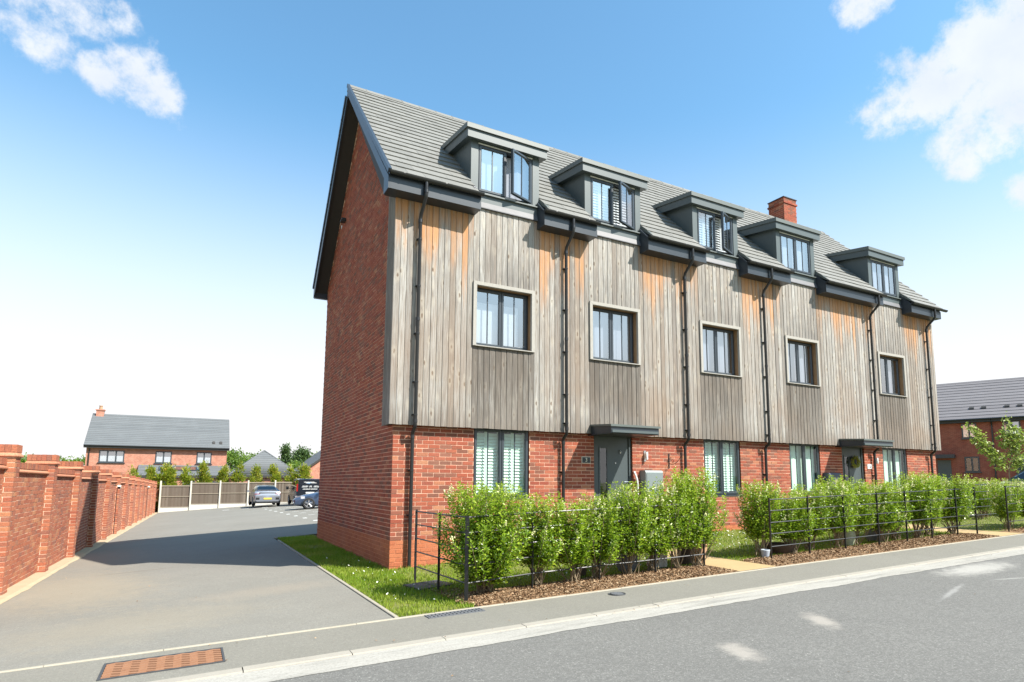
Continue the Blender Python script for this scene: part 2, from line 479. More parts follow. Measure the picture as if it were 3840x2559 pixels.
M['road'] = mat_asphalt('road_asphalt', (.180, .174, .160), (.206, .199, .182), .95, 70,
    [(2.92, -6.41, .40, .15, 1.0, (.40, .36, .31), .5), (1.32, -6.77, .34, .16, 1.25, (.40, .36, .31), .5), (7.3, -6.34, .35, .05, -.28, (.36, .35, .32), .4),
     (-.3, -7.6, .22, .12, .4, (.30, .29, .27), .25), (7.9, -5.62, 1.15, .34, .06, (.42, .40, .36), .6), (5.6, -6.4, .8, .05, .3, (.36, .35, .33), .4)])
M['pavement'] = mat_asphalt('pavement_asphalt', (.205, .193, .162), (.228, .215, .182), .5, 85)
M['driveway'] = mat_asphalt('driveway_asphalt', (.215, .203, .174), (.247, .234, .202), .55, 85,
    [(-4.6, 1.5, 1.2, 2.6, .2, (.30, .245, .165), .42), (-3.6, -2.2, 1.6, 1.0, .4, (.27, .23, .165), .35), (-2.0, -.8, 1.2, .5, .2, (.29, .24, .18), .3), (-4.9, 8, .9, 5, .1, (.26, .21, .15), .35),
     (-3.9, 3.3, .7, .06, .12, (.13, .11, .085), .6), (-2.4, 15.5, .9, .05, .15, (.12, .11, .10), .5)])
def mat_concrete(name, a, b, sc=6):
    t = NT(name)
    c = t.mix(t.noise(sc, 5, .65), a, b)
    c = t.mix(t.rng(t.noise(70, 3, .7), .45, .75, 0, .3), c, tuple(x * .6 for x in a))
    return t.end(t.bsdf(c, .9, 0, .25, t.bump(t.noise(110, 3), .3, .004)))
M['kerb'] = mat_concrete('concrete_kerb', (.26, .235, .195), (.33, .305, .26))
t = NT('worn_concrete_channel')
c = t.mix(t.noise(2.4, 6, .7, None, (.5, 3, 1)), (.24, .225, .195), (.42, .40, .36))
c = t.mix(t.rng(t.noise(1.1, 5, .7, None, (.6, 4, 1)), .5, .68, 0, .75), c, (.20, .19, .17))
c = t.mix(t.rng(t.noise(45, 4, .75), .42, .7, 0, .5), c, (.17, .16, .14))
M['channel'] = t.end(t.bsdf(c, .9, 0, .25, t.bump(t.noise(80, 3), .4, .005)))
M['edging'] = mat_concrete('concrete_edging', (.28, .25, .19), (.37, .335, .27))
M['haunch'] = mat_concrete('sandy_concrete', (.31, .245, .155), (.41, .335, .225), 4)
M['path'] = mat_concrete('buff_paving', (.34, .235, .115), (.42, .305, .16), 3)
M['gravel_board'] = mat_concrete('pale_concrete', (.48, .46, .41), (.58, .56, .50))
M['paint'] = simple('white_road_paint', (.62, .62, .58), .7, var=.25, scale=30)
M['soil'] = mat_concrete('soil', (.17, .105, .055), (.30, .18, .10), 5)
M['turf'] = mat_concrete('turf', (.085, .125, .022), (.19, .165, .06), 2.2)
M['earth'] = mat_concrete('ground', (.14, .16, .06), (.18, .18, .09), .5)

def mat_leaf(name, stops, rough=.38, trans=.25, spec=.5):
    t = NT(name)
    v = t.island()
    c = t.ramp(v, stops)
    at = t.n('ShaderNodeAttribute', attribute_name='tint').outputs['Fac']
    c = t.mix(at, c, stops[-1][1])
    p = t.bsdf(c, rough, 0, spec)
    tl = t.n('ShaderNodeBsdfTranslucent'); t.put(tl.inputs[0], t.mix(.4, c, (.35, .55, .05)))
    mx = t.n('ShaderNodeMixShader'); mx.inputs[0].default_value = trans
    t.put(mx.inputs[1], p); t.put(mx.inputs[2], tl.outputs[0])
    return t.end(mx.outputs[0])
M['privet'] = mat_leaf('privet_leaf', [(0, (.062, .125, .008)), (.35, (.145, .25, .012)), (.7, (.24, .36, .016)), (1, (.40, .48, .035))], .34, .40)
M['blossom'] = simple('cream_blossom', (.60, .58, .30), .7, var=.15)
M['stem'] = simple('pale_bark', (.20, .15, .09), .8, var=.3, scale=30)
M['grass'] = mat_leaf('grass_blade', [(0, (.10, .185, .008)), (.5, (.155, .26, .012)), (.85, (.22, .30, .02)), (1, (.29, .32, .05))], .5, .35, .3)
M['clover'] = simple('clover_flower', (.75, .75, .68), .7)
M['laurel'] = mat_leaf('laurel_leaf', [(0, (.12, .19, .016)), (.5, (.21, .28, .022)), (.8, (.29, .32, .03)), (1, (.42, .34, .045))], .4, .4)
M['maple'] = mat_leaf('maple_leaf', [(0, (.13, .19, .035)), (.5, (.21, .28, .055)), (1, (.34, .37, .11))], .45, .35)
M['treeleaf'] = mat_leaf('tree_leaf', [(0, (.06, .12, .018)), (.5, (.11, .19, .026)), (1, (.19, .28, .04))], .5, .4)
M['conifer'] = mat_leaf('conifer_needles', [(0, (.032, .07, .022)), (.5, (.055, .105, .03)), (1, (.09, .15, .04))], .6, .15)
M['bark'] = simple('bark', (.10, .075, .05), .9, var=.4, scale=20)
M['chip'] = mat_leaf('bark_chip', [(0, (.10, .055, .028)), (.4, (.20, .118, .062)), (.75, (.30, .195, .115)), (1, (.42, .31, .195))], .9, 0, .15)
M['terracotta'] = simple('terracotta_pot', (.36, .22, .13), .8, var=.25, scale=8)
M['greypot'] = simple('grey_pot', (.16, .17, .18), .5, var=.2)
M['whitepot'] = simple('white_pot', (.36, .39, .44), .5, var=.1)
M['brownpot'] = simple('dark_brown_planter', (.055, .036, .024), .7, var=.3)
M['greenpot'] = simple('pale_green_pot', (.30, .33, .22), .5, var=.15)
M['rust'] = None
t = NT('rusty_cast_iron')
n = t.noise(9, 5, .6)
c = t.mix(n, (.20, .095, .052), (.30, .155, .088))
c = t.mix(t.rng(t.noise(45, 3), .5, .75, 0, .4), c, (.16, .075, .05))
M['rust'] = t.end(t.bsdf(c, .85, 0, .25, t.bump(t.noise(90, 3), .3, .003)))
M['iron'] = simple('grey_cast_iron', (.13, .135, .145), .6, .2, var=.3, scale=40)
M['iron_dark'] = simple('dark_cast_iron', (.05, .052, .055), .7, .1, var=.3, scale=30)
def mat_fencewood():
    t = NT('fence_boards')
    v = t.island()
    c = t.ramp(v, [(0, (.10, .08, .062)), (.5, (.145, .12, .095)), (.8, (.12, .095, .075)), (1, (.19, .16, .13))])
    g = t.noise(5, 4, .6, None, (16, 16, 1))
    c = t.mix(t.rng(g, .35, .75, 0, .5), c, (.09, .06, .04))
    return t.end(t.bsdf(c, .85, 0, .2))
M['fencewood'] = mat_fencewood()
M['fencerail'] = simple('fence_rail_wood', (.24, .20, .15), .8, var=.25, scale=12)
M['fencepost'] = mat_concrete('fence_post_concrete', (.46, .43, .36), (.56, .53, .45))
def mat_paint(name, col, coat=.6, rough=.3, metal=.3):
    t = NT(name)
    return t.end(t.bsdf(col, rough, metal, .5, None, **{'Coat Weight': coat, 'Coat Roughness': .04}))
M['car_silver'] = mat_paint('silver_car_paint', (.26, .275, .31), .6, .3, .55)
M['car_black'] = mat_paint('black_van_paint', (.010, .012, .018), .7, .25, 0)
M['car_blue'] = mat_paint('blue_car_paint', (.05, .078, .14), .7, .28, .35)
M['car_white'] = mat_paint('pale_car_paint', (.62, .65, .68), .6, .3, .3)
M['tyre'] = simple('tyre_rubber', (.016, .016, .017), .8)
M['trimblack'] = simple('car_black_trim', (.012, .012, .013), .5)
M['alloy'] = simple('alloy_wheel', (.55, .55, .56), .3, .8)
M['redlamp'] = simple('red_tail_lamp', (.26, .012, .01), .15, spec=.6)
M['clearlamp'] = simple('clear_head_lamp', (.6, .62, .64), .12, .2)
M['plate_yellow'] = simple('yellow_number_plate', (.62, .48, .06), .5, var=.03)
M['plate_white'] = simple('white_number_plate', (.6, .6, .58), .5, var=.03)

# ------------------------------------------------------------------ the setting
def grid_mesh(name, x0, x1, y0, y1, nx, ny, zf, mat, kind='structure', dz=0.0):
    xs = np.linspace(x0, x1, nx + 1); ys = np.linspace(y0, y1, ny + 1)
    X, Y = np.meshgrid(xs, ys)
    Z = zf(X, Y) + dz
    V = np.stack([X.ravel(), Y.ravel(), Z.ravel()], 1)
    i = np.arange(nx)[None, :] + np.arange(ny)[:, None] * (nx + 1)
    F = np.stack([i, i + 1, i + nx + 2, i + nx + 1], -1).reshape(-1, 4)
    o = link(name, mesh(name, V, F, mat))
    if kind: o['kind'] = kind
    return o
xs = np.concatenate([np.linspace(-900, -60, 8), np.linspace(-50, 60, 56), np.linspace(80, 900, 8)])
ys = np.concatenate([np.linspace(-900, -60, 8), np.linspace(-50, 70, 61), np.linspace(90, 900, 8)])
X, Y = np.meshgrid(xs, ys)
V = np.stack([X.ravel(), Y.ravel(), zground(X, Y).ravel()], 1)
nx, ny = len(xs) - 1, len(ys) - 1
i = np.arange(nx)[None, :] + np.arange(ny)[:, None] * (nx + 1)
g = link('ground', mesh('ground', V, np.stack([i, i + 1, i + nx + 2, i + nx + 1], -1).reshape(-1, 4), M['earth'])); g['kind'] = 'structure'

zp = lambda x, y: zpav(x)
ROAD_DZ = -.020
grid_mesh('road', -60, 60, -12.2, -4.9, 120, 4, zp, M['road'], dz=ROAD_DZ)
grid_mesh('pavement', -60, 60, -4.78, -3.77, 120, 2, zp, M['pavement'])
# far pavement behind the photographer
grid_mesh('pavement', -60, 60, -14.2, -12.2, 60, 1, zp, M['pavement'], dz=.06)
# concrete channel with a ragged outer edge
xs = np.arange(-60, 60.01, .12)
e = np.array([-5.27 + .05 * noise.noise((x * .9, 0, 3)) + .03 * noise.noise((x * 4.3, 2, 0)) + .06 * noise.noise((x * .23, 7, 0)) for x in xs])
V = np.concatenate([np.stack([xs, e, zpav(xs) + ROAD_DZ + .004], 1), np.stack([xs, 0 * xs - 4.905, zpav(xs) + ROAD_DZ + .006], 1)])
n = len(xs); i = np.arange(n - 1)
o = link('gutter_channel', mesh('gutter_channel', V, np.stack([i, i + 1, n + i + 1, n + i], 1), M['channel'])); o['kind'] = 'structure'
# driveway
grid_mesh('driveway', -5.62, -.99, -3.72, 8.1, 12, 30, zdrive, M['driveway'])
grid_mesh('driveway', -5.75, 11, 8.1, 43.8, 34, 50, zdrive, M['driveway'], dz=0)

# kerb stones
kerb = link('kerb', None); kerb['kind'] = 'structure'
mb = MB(); prof = [(-.065, -.16), (-.065, -.012), (-.055, .0), (.065, .002), (.065, -.16)]
mb.prism_x(prof, -.4535, .4535)
km = mesh('kerb_stone', mb.v, mb.f, M['kerb'])
k = 0
for x in np.arange(-9.5, 31, .915):
    link('kerb_stone', km, kerb, (x, -4.845 + random.uniform(-.002, .002), float(zpav(x)) + random.uniform(-.002, .002)), (0, -math.atan(.025), 0))
mb = MB().box(-25, 0, -4.91, -4.78, -.16, 0); 
V = np.array([(-60, -4.91, zpav(-60.)), (-9.96, -4.91, zpav(-9.96)), (-9.96, -4.78, zpav(-9.96)), (-60, -4.78, zpav(-60.)), (31.5, -4.91, zpav(31.5)), (60, -4.91, zpav(60.)), (60, -4.78, zpav(60.)), (31.5, -4.78, zpav(31.5))])
far_k = link('kerb_run', mesh('kerb_run', V, [(0, 1, 2, 3), (4, 5, 6, 7)], M['kerb']), kerb)
# edging behind the pavement and along the driveway
edge = link('edging', None); edge['kind'] = 'structure'
mb = MB().prism_x([(-.025, -.14), (-.025, .004), (-.018, .010), (.018, .010), (.025, .004), (.025, -.14)], -.455, .455)
em = mesh('edging_stone', mb.v, mb.f, M['edging'])
for x in np.arange(-9.2, 31, .915):
    z = float(zpav(x))
    link('edging_stone', em, edge, (x, -3.745 + random.uniform(-.002, .002), z + random.uniform(-.001, .002)), (0, -math.atan(.025), 0))
for y in np.arange(-3.26, 7.6, .915):
    link('edging_stone', em, edge, (-.955, y, float(zdrive(-.955, y)) + .004), (0, 0, R(90)))
for q in range(2):
    link('edging_stone', em, edge, (-.55 + .86 * q, 7.98 + .26 * q, .0), (0, 0, R(17)))
# sandy concrete haunch at the foot of the garden wall
ys = np.arange(-3.7, 45, .25); n = len(ys)
wx = lambda y: -5.50 + .008 * y
inn = np.array([wx(y) + .155 + .04 * noise.noise((0, y * .7, 0)) + .025 * noise.noise((3, y * 2.5, 0)) for y in ys])
V = np.concatenate([np.stack([wx(ys) - .15, ys, zwall(ys) + .035], 1), np.stack([wx(ys) + .10, ys, zwall(ys) + .03], 1), np.stack([inn, ys, zdrive(inn, ys) + .005], 1)])
i = np.arange(n - 1)
o = link('concrete_haunch', mesh('concrete_haunch', V, np.concatenate([np.stack([i, n + i, n + i + 1, i + 1], 1), np.stack([n + i, 2 * n + i, 2 * n + i + 1, n + i + 1], 1)]), M['haunch'])); o['kind'] = 'structure'
# parking bay marks: blocks in short rows
mk = MB()
for k, y in enumerate(np.arange(14.6, 33, 2.55)):
    for j in range(5):
        x = 1.15 + j * .62
        w = .30 if j else .16
        z = float(zdrive(x, y)) + .004
        z2 = float(zdrive(x + w, y)) + .004
        a = .16 if j == 0 else .055
        V = [(x, y - a, z), (x + w, y - a, z2), (x + w, y + a, z2), (x, y + a, z)]
        mk.add(V, [(0, 1, 2, 3)])
for (x, y) in ((-.86, 36.5), (.32, 36.2), (1.5, 35.9)):
    z = float(zdrive(x, y)) + .004; mk.add([(x - .2, y - .2, z), (x + .2, y - .2, z + .026), (x + .2, y + .1, z + .026), (x - .2, y + .1, z)], [(0, 1, 2, 3)])
o = mk.build('parking_bay_marking', M['paint']); o['kind'] = 'structure'

# lawns, path and planting bed
bedz = lambda x, y, a, b: zpav(x) + .006 + .036 * np.sin(np.clip((y + 3.72) / .97, 0, 1) * math.pi) * np.clip(np.minimum(x - a, b - x) / .25, 0, 1)
grid_mesh('lawn', -.93, 0.04, -3.72, 8.0, 8, 60, lambda x, y: -.020 + .022 * np.clip(x + .93, 0, 1) + 0 * y, M['turf'])
grid_mesh('lawn', 0.04, 4.62, -2.95, .0, 24, 15, lambda x, y: zlawn(x, y) + .012, M['turf'])
grid_mesh('lawn', 5.50, 13.0, -2.95, .0, 36, 15, lambda x, y: zlawn(x, y) + .012, M['turf'])
grid_mesh('lawn', 14.05, 36, -3.2, 7.0, 44, 20, lambda x, y: zlawn(x, np.minimum(y, 0)) + .012, M['turf'])
grid_mesh('planting_bed', 0.04, 4.62, -3.72, -2.75, 30, 6, lambda x, y: bedz(x, y, .04, 4.62), M['soil'])
grid_mesh('planting_bed', 5.50, 13.0, -3.72, -2.75, 60, 6, lambda x, y: bedz(x, y, 5.5, 13.0), M['soil'])
grid_mesh('planting_bed', 14.05, 20.0, -3.72, -3.2, 30, 3, lambda x, y: zpav(x) + .016, M['soil'])
grid_mesh('path', 4.62, 5.50, -3.72, .0, 4, 20, lambda x, y: zlawn(x, y) + .012, M['path'])
grid_mesh('path', 13.0, 14.05, -3.72, .0, 4, 20, lambda x, y: zlawn(x, y) + .012, M['path'])
grid_mesh('path', 19.0, 30.0, 1.2, 2.1, 12, 2, lambda x, y: zlawn(x, y * 0) + .03, M['pavement'])

# grass blades, daisies, bark chips
def blades(regions, name, h=(.03, .065), wid=.007):
    Ps = []
    for (x0, x1, y0, y1, dens, zf) in regions:
        n = int((x1 - x0) * (y1 - y0) * dens)
        x = rng.uniform(x0, x1, n); y = rng.uniform(y0, y1, n)
        Ps.append(np.stack([x, y, zf(x, y)], 1))
    P = np.concatenate(Ps); n = len(P)
    a = rng.uniform(0, 2 * np.pi, n); hh = rng.uniform(h[0], h[1], n) * (1 + .5 * np.array([noise.noise((p[0] * 2, p[1] * 2, 0)) for p in P]))
    d = np.stack([np.cos(a), np.sin(a), 0 * a], 1) * (wid * rng.uniform(.7, 1.3, n))[:, None]
    b = rng.uniform(0, 2 * np.pi, n); ln = rng.uniform(.1, .7, n) * hh
    tip = P + np.stack([np.cos(b) * ln, np.sin(b) * ln, hh], 1)
    V = np.stack([P - d, P + d, tip], 1).reshape(-1, 3)
    F = np.arange(3 * n).reshape(n, 3)
    pt_ = np.array([noise.noise((p[0] * 1.1, p[1] * 1.1, 5)) + .6 * noise.noise((p[0] * 3.5, p[1] * 3.5, 9)) for p in P])
    keep = rng.random(n) > np.clip((pt_ - .28) * 2.2, 0, .8)
    V = V.reshape(n, 3, 3)[keep].reshape(-1, 3); n = int(keep.sum()); pt_ = pt_[keep]
    F = np.arange(3 * n).reshape(n, 3)
    tint = np.repeat(np.clip(.22 + 1.0 * pt_ + rng.normal(0, .15, n), 0, 1), 3)
    o = link(name, mesh(name, V, F, M['grass'], attrs={'tint': tint}))
    tag(o, None or 'short bright green lawn grass growing in front of the terrace', 'grass', kind='stuff')
    return o
zs = lambda x, y: -.022 + .022 * np.clip(x + .93, 0, 1) + 0 * y
blades([(-.92, .04, -3.7, 7.9, 2300, zs), (.04, 4.6, -2.95, -.02, 1100, lambda x, y: zlawn(x, y) + .01), (5.52, 13.0, -2.95, -.02, 900, lambda x, y: zlawn(x, y) + .01),
        (14.1, 24, -3.1, 3, 220, lambda x, y: zlawn(x, np.minimum(y, 0)) + .01)], 'lawn_grass')
def flecks(name, pts, size, mat, label, cat, flat=.5):
    P = np.asarray(pts); n = len(P)
    A = rng.normal(size=(n, 3)); A[:, 2] *= flat; A /= np.linalg.norm(A, axis=1)[:, None]
    Bv = np.cross(A, rng.normal(size=(n, 3))); Bv[:, 2] *= flat; Bv /= np.linalg.norm(Bv, axis=1)[:, None]
    s1 = (size * rng.uniform(.5, 1.4, n))[:, None]; s2 = s1 * rng.uniform(.3, .7, n)[:, None]
    V = np.stack([P - A * s1, P - Bv * s2, P + A * s1, P + Bv * s2], 1).reshape(-1, 3)
    o = link(name, mesh(name, V, np.arange(4 * n).reshape(n, 4), mat, attrs={'tint': np.zeros(4 * n)}))
    tag(o, label, cat, kind='stuff'); return o
def scatter(x0, x1, y0, y1, n, zf, dz=0.02):
    x = rng.uniform(x0, x1, n); y = rng.uniform(y0, y1, n)
    return np.stack([x, y, zf(x, y) + dz + rng.uniform(0, .012, n)], 1)
zb = lambda x, y: zpav(x) + .006 + .036 * np.sin(np.clip((y + 3.72) / .97, 0, 1) * math.pi) * np.clip(np.minimum(np.minimum(np.abs(x - .04), np.abs(4.62 - x)), np.minimum(np.abs(x - 5.5), np.abs(13 - x))) / .25, 0, 1)
flecks('bark_mulch', np.concatenate([scatter(.06, 4.6, -3.70, -2.88, 13000, zb, .006), scatter(-.1, .3, -3.6, -2.4, 500, lambda x, y: 0 * x + .03, 0), scatter(5.52, 13.0, -3.70, -2.88, 15500, zb, .006), scatter(14.1, 18, -3.7, -3.2, 1500, zb, .0)]), .018, M['chip'], 'brown bark mulch spread under the hedge', 'mulch', .35)
dz_pts = np.concatenate([scatter(6.2, 8.6, -1.9, -.2, 330, lambda x, y: zlawn(x, y), .05), scatter(.6, 4.5, -2.5, -1.2, 120, lambda x, y: zlawn(x, y), .05), scatter(9, 12.8, -2.4, -.4, 120, lambda x, y: zlawn(x, y), .05), scatter(-.8, 0, -3.3, 2, 40, lambda x, y: 0 * x, .05)])
flecks('daisies', dz_pts, .016, M['clover'], 'small white daisies scattered over the lawn', 'flowers', .6)
flecks('road_debris', np.concatenate([scatter(-4, 12, -5.2, -3.8, 60, lambda x, y: zpav(x), .004), scatter(-5, 10, -9, -5.2, 40, lambda x, y: zpav(x) + ROAD_DZ, .004), scatter(-5.2, -1.2, -3.5, 6, 60, zdrive, .004), scatter(1.2, 2.2, -5.0, -4.8, 14, lambda x, y: zpav(x), .0)]), .012, M['chip'], 'tiny dark scraps lying on the pavement and road', 'debris', .1)

# ------------------------------------------------------------------ brickwork
CAMP = np.array(cam.location)
def brick_grid(u0, u1, z0, z1, holes=(), course=.075, L=.213, joint=.012, start_half=1, top=None):
    out = []
    k = 0
    z = z0
    while z < z1 - .02:
        h = course - .012
        zc = z + course / 2
        a = u0 - ((L + joint) / 2 if (k + start_half) % 2 else 0)
        u_hi = u1
        while a < u_hi - .02:
            segs = [(max(a, u0), min(a + L, u_hi))]
            for (h0, h1, hz0, hz1) in holes:
                if hz0 - .02 < zc < hz1:
                    ns = []
                    for s0, s1 in segs:
                        if s1 <= h0 or s0 >= h1: ns.append((s0, s1)); continue
                        if s0 < h0: ns.append((s0, h0))
                        if s1 > h1: ns.append((h1, s1))
                    segs = ns
            for s0, s1 in segs:
                if s1 - s0 > .03 and (top is None or zc < top((s0 + s1) / 2)):
                    out.append(((s0 + s1) / 2, zc, s1 - s0))
            a += L + joint
        k += 1; z += course
    return np.array(out)

UNIT = MB().box(-.5, .5, 0, 1, -.5, .5, skip=('k',))
def box_stack(cent, half):
    """axis aligned boxes; cent, half (n,3)"""
    S = np.array([(-1, -1, -1), (1, -1, -1), (1, 1, -1), (-1, 1, -1), (-1, -1, 1), (1, -1, 1), (1, 1, 1), (-1, 1, 1)], float)
    V = (cent[:, None, :] + S[None] * half[:, None, :]).reshape(-1, 3)
    q = np.array([(0, 3, 2, 1), (4, 5, 6, 7), (0, 1, 5, 4), (2, 3, 7, 6), (3, 0, 4, 7), (1, 2, 6, 5)])
    F = (q[None] + 8 * np.arange(len(cent))[:, None, None]).reshape(-1, 4)
    return V, F
def lay_bricks(parent, sets, mats, n_parts=300, stuff_name='brickwork'):
    """sets: list of (centres, half sizes, normal, material index); the ones that show largest become objects"""
    C_ = np.concatenate([s[0] for s in sets]); H_ = np.concatenate([s[1] for s in sets])
    N_ = np.concatenate([np.tile(np.array(s[2], float), (len(s[0]), 1)) for s in sets]); MI = np.concatenate([np.full(len(s[0]), s[3]) for s in sets])
    C_ = C_ + N_ * rng.normal(0, .0012, (len(C_), 1))
    C_[:, 2] += rng.normal(0, .0007, len(C_))
    d = CAMP - C_; dist = np.linalg.norm(d, axis=1)
    facing = np.abs((d * N_).sum(1)) / dist
    A = np.max(H_[:, :2], axis=1) * facing / dist ** 2
    A = np.where(C_[:, 2] < .05, A * .2, A)
    order = np.argsort(-A)
    pick = order[:n_parts]; rest = order[n_parts:]
    cache = {}
    for i in pick:
        key = (round(H_[i, 0], 4), round(H_[i, 1], 4), round(H_[i, 2], 4), MI[i])
        if key not in cache:
            V, F = box_stack(np.zeros((1, 3)), H_[i:i + 1])
            cache[key] = mesh('brick', V, F, mats[MI[i]])
        link('brick', cache[key], parent, C_[i])
    V, F = box_stack(C_[rest], H_[rest])
    o = link(stuff_name, mesh(stuff_name, V, F, mats, np.repeat(MI[rest], 6)), parent)
    o['kind'] = 'stuff'
    return o
def sheet(mb, u0, u1, z0, z1, holes, P, m=0):
    """flat wall with rectangular holes; P(u,z)->xyz"""
    us = sorted({u0, u1, *[h[0] for h in holes], *[h[1] for h in holes]}); zs_ = sorted({z0, z1, *[min(max(h[2], z0), z1) for h in holes], *[min(max(h[3], z0), z1) for h in holes]})
    for a, b in zip(us[:-1], us[1:]):
        for c, d in zip(zs_[:-1], zs_[1:]):
            uc, zc = (a + b) / 2, (c + d) / 2
            if any(h[0] < uc < h[1] and h[2] < zc < h[3] for h in holes): continue
            mb.add([P(a, c), P(b, c), P(b, d), P(a, d)], [(0, 1, 2, 3)], m)

# ------------------------------------------------------------------ the terrace
L_ = 17.563; D_ = 7.1; ZT = 2.565; RIDGE_Y = 3.55; RIDGE_Z = 11.13; EAVE_Y = -.50; EAVE_Z = 7.10
SL = (RIDGE_Z - EAVE_Z) / (RIDGE_Y - EAVE_Y)
roofz = lambda y: EAVE_Z + SL * (y - EAVE_Y) if y <= RIDGE_Y else RIDGE_Z - 1.06 * (y - RIDGE_Y)
B = thing('terraced_house', 'three storey terrace with grey timber boarding over red brick and five dormers', 'building')
GFW = [(1.575, 2.79), (7.55, 8.78), (10.61, 11.85), (14.735, 15.98)]
DOORS = [(4.365, 5.40), (12.81, 13.84)]
W0 = 1.215; WTOP = 2.60
holes = [(a, b, W0, WTOP) for a, b in GFW] + [(a, b, .2, WTOP) for a, b in DOORS]
# core: mortar faces a few mm behind the brick faces
mb = MB()
PL = .51
sheet(mb, .006, L_ - .006, PL, 2.66, holes, lambda u, z: (u, .006, z), 0)
sheet(mb, .006, L_ - .006, -.4, PL, holes, lambda u, z: (u, .006, z), 1)
def gable_profile(x, m, z0):
    ys = [.006, RIDGE_Y, D_ - .006]
    return [(x, .006, z0), (x, D_ - .006, z0), (x, D_ - .006, roofz(D_) - .12), (x, RIDGE_Y, RIDGE_Z - .15), (x, .006, roofz(0) - .12)]
mb.add(gable_profile(.006, 0, PL), [(0, 4, 3, 2, 1)], 0)
mb.add([(.006, .006, -.4), (.006, D_ - .006, -.4), (.006, D_ - .006, PL), (.006, .006, PL)], [(3, 2, 1, 0)], 1)
mb.add(gable_profile(L_ - .006, 0, -.4), [(0, 1, 2, 3, 4)], 0)
mb.add([(.006, D_, -.4), (L_ - .006, D_, -.4), (L_ - .006, D_, 7), (.006, D_, 7)], [(3, 2, 1, 0)], 0)
mb.build('wall', [M['mortar'], M['plinth_mortar']], B)
fr = brick_grid(0, L_, -.165, 2.62, holes)
gb = brick_grid(0, D_, -.165, 10.9, (), top=lambda y: min(roofz(y - .12), roofz(y + .12)) - .22)
dep = .05
def mk(fr_, n, axis, sgn):
    c = np.zeros((len(fr_), 3)); h = np.zeros((len(fr_), 3))
    if axis == 'x': c[:, 0] = fr_[:, 0]; c[:, 1] = dep / 2; h[:, 0] = fr_[:, 2] / 2; h[:, 1] = dep / 2
    else: c[:, 1] = fr_[:, 0]; c[:, 0] = dep / 2; h[:, 1] = fr_[:, 2] / 2; h[:, 0] = dep / 2
    c[:, 2] = fr_[:, 1]; h[:, 2] = .0315
    return c, h
sets = []
for g_, ax, nrm in ((fr, 'x', (0, -1, 0)), (gb, 'y', (-1, 0, 0))):
    if ax == 'y':  # corner brick heads belong to the front wall: start just behind them
        g_ = g_.copy()
        cut = g_[:, 0] - g_[:, 2] / 2 < .052
        lo = np.where(cut, .0525, g_[:, 0] - g_[:, 2] / 2); hi = g_[:, 0] + g_[:, 2] / 2
        g_[:, 0] = (lo + hi) / 2; g_[:, 2] = hi - lo
        g_ = g_[g_[:, 2] > .02]
    for pl in (0, 1):
        s_ = g_[(g_[:, 1] < PL) == bool(pl)]
        c, h = mk(s_, nrm, ax, 0)
        sets.append((c, h, nrm, pl))
lay_bricks(B, sets, [M['brick'], M['plinth']])

# ------------------------------------------------------------------ timber boarding
TX0, TX1, TY = -.123, L_ + .123, -.137
FFW = [(1.453, 2.815), (4.18, 5.555), (7.39, 8.775), (10.458, 11.83), (14.56, 15.945)]
FZ0, FZ1 = 4.165, 5.452
mb = MB()
sheet(mb, TX0 + .012, TX1 - .012, ZT + .012, 7.02, [(a + .02, b - .02, FZ0 + .02, FZ1 - .02) for a, b in FFW], lambda u, z: (u, TY + .024, z))
mb.add([(TX0 + .012, TY + .024, ZT + .012), (TX1 - .012, TY + .024, ZT + .012), (TX1 - .012, .0, ZT + .012), (TX0 + .012, .0, ZT + .012)], [(3, 2, 1, 0)])
mb.add([(TX0 + .022, .36, ZT + .012), (TX0 + .022, TY + .024, ZT + .012), (TX0 + .022, TY + .024, 6.95), (TX0 + .022, .36, 7.2)], [(0, 1, 2, 3)])
mb.add([(TX0 + .022, .36, ZT + .012), (0.0, .36, ZT + .012), (0.0, 0, ZT + .012), (TX0 + .022, 0.0, ZT + .012)], [(0, 1, 2, 3)])
mb.add([(TX0 + .022, .36, ZT + .012), (0.002, .36, ZT + .012), (0.002, .36, 7.2), (TX0 + .022, .36, 7.2)], [(3, 2, 1, 0)])
mb.add([(TX1 - .022, .36, ZT + .012), (TX1 - .022, TY + .024, ZT + .012), (TX1 - .022, TY + .024, 6.95), (TX1 - .022, .36, 7.2)], [(3, 2, 1, 0)])
mb.build('boarding_backing', M['backing'], B)
bcache = {}
def board_mesh(w, z0, z1, side=False):
    key = (round(w, 4), round(z0, 3), round(z1, 3), side)
    if key in bcache: return bcache[key]
    a = w / 2 - .0012
    prof = [(-a, .022), (-a, .006), (-a + .008, .0), (a - .016, .002), (a - .001, .010), (a, .022)]
    mb = MB()
    if side: prof = [(y, -x) for x, y in prof]
    mb.prism_z(prof, z0, z1)
    bcache[key] = mesh('timber_board', mb.v, mb.f, M['timber'])
    return bcache[key]
edges = [TX0]
for a, b in FFW: edges += [a + .0, b - .0]
edges.append(TX1)
PIPES = [.335, 3.547, 6.887, 9.61, 14.21, 17.185]
SECT = [(-.346, 1.46), (2.86, 4.19), (5.58, 7.38), (8.78, 10.42), (11.86, 14.53), (15.98, 17.60)]
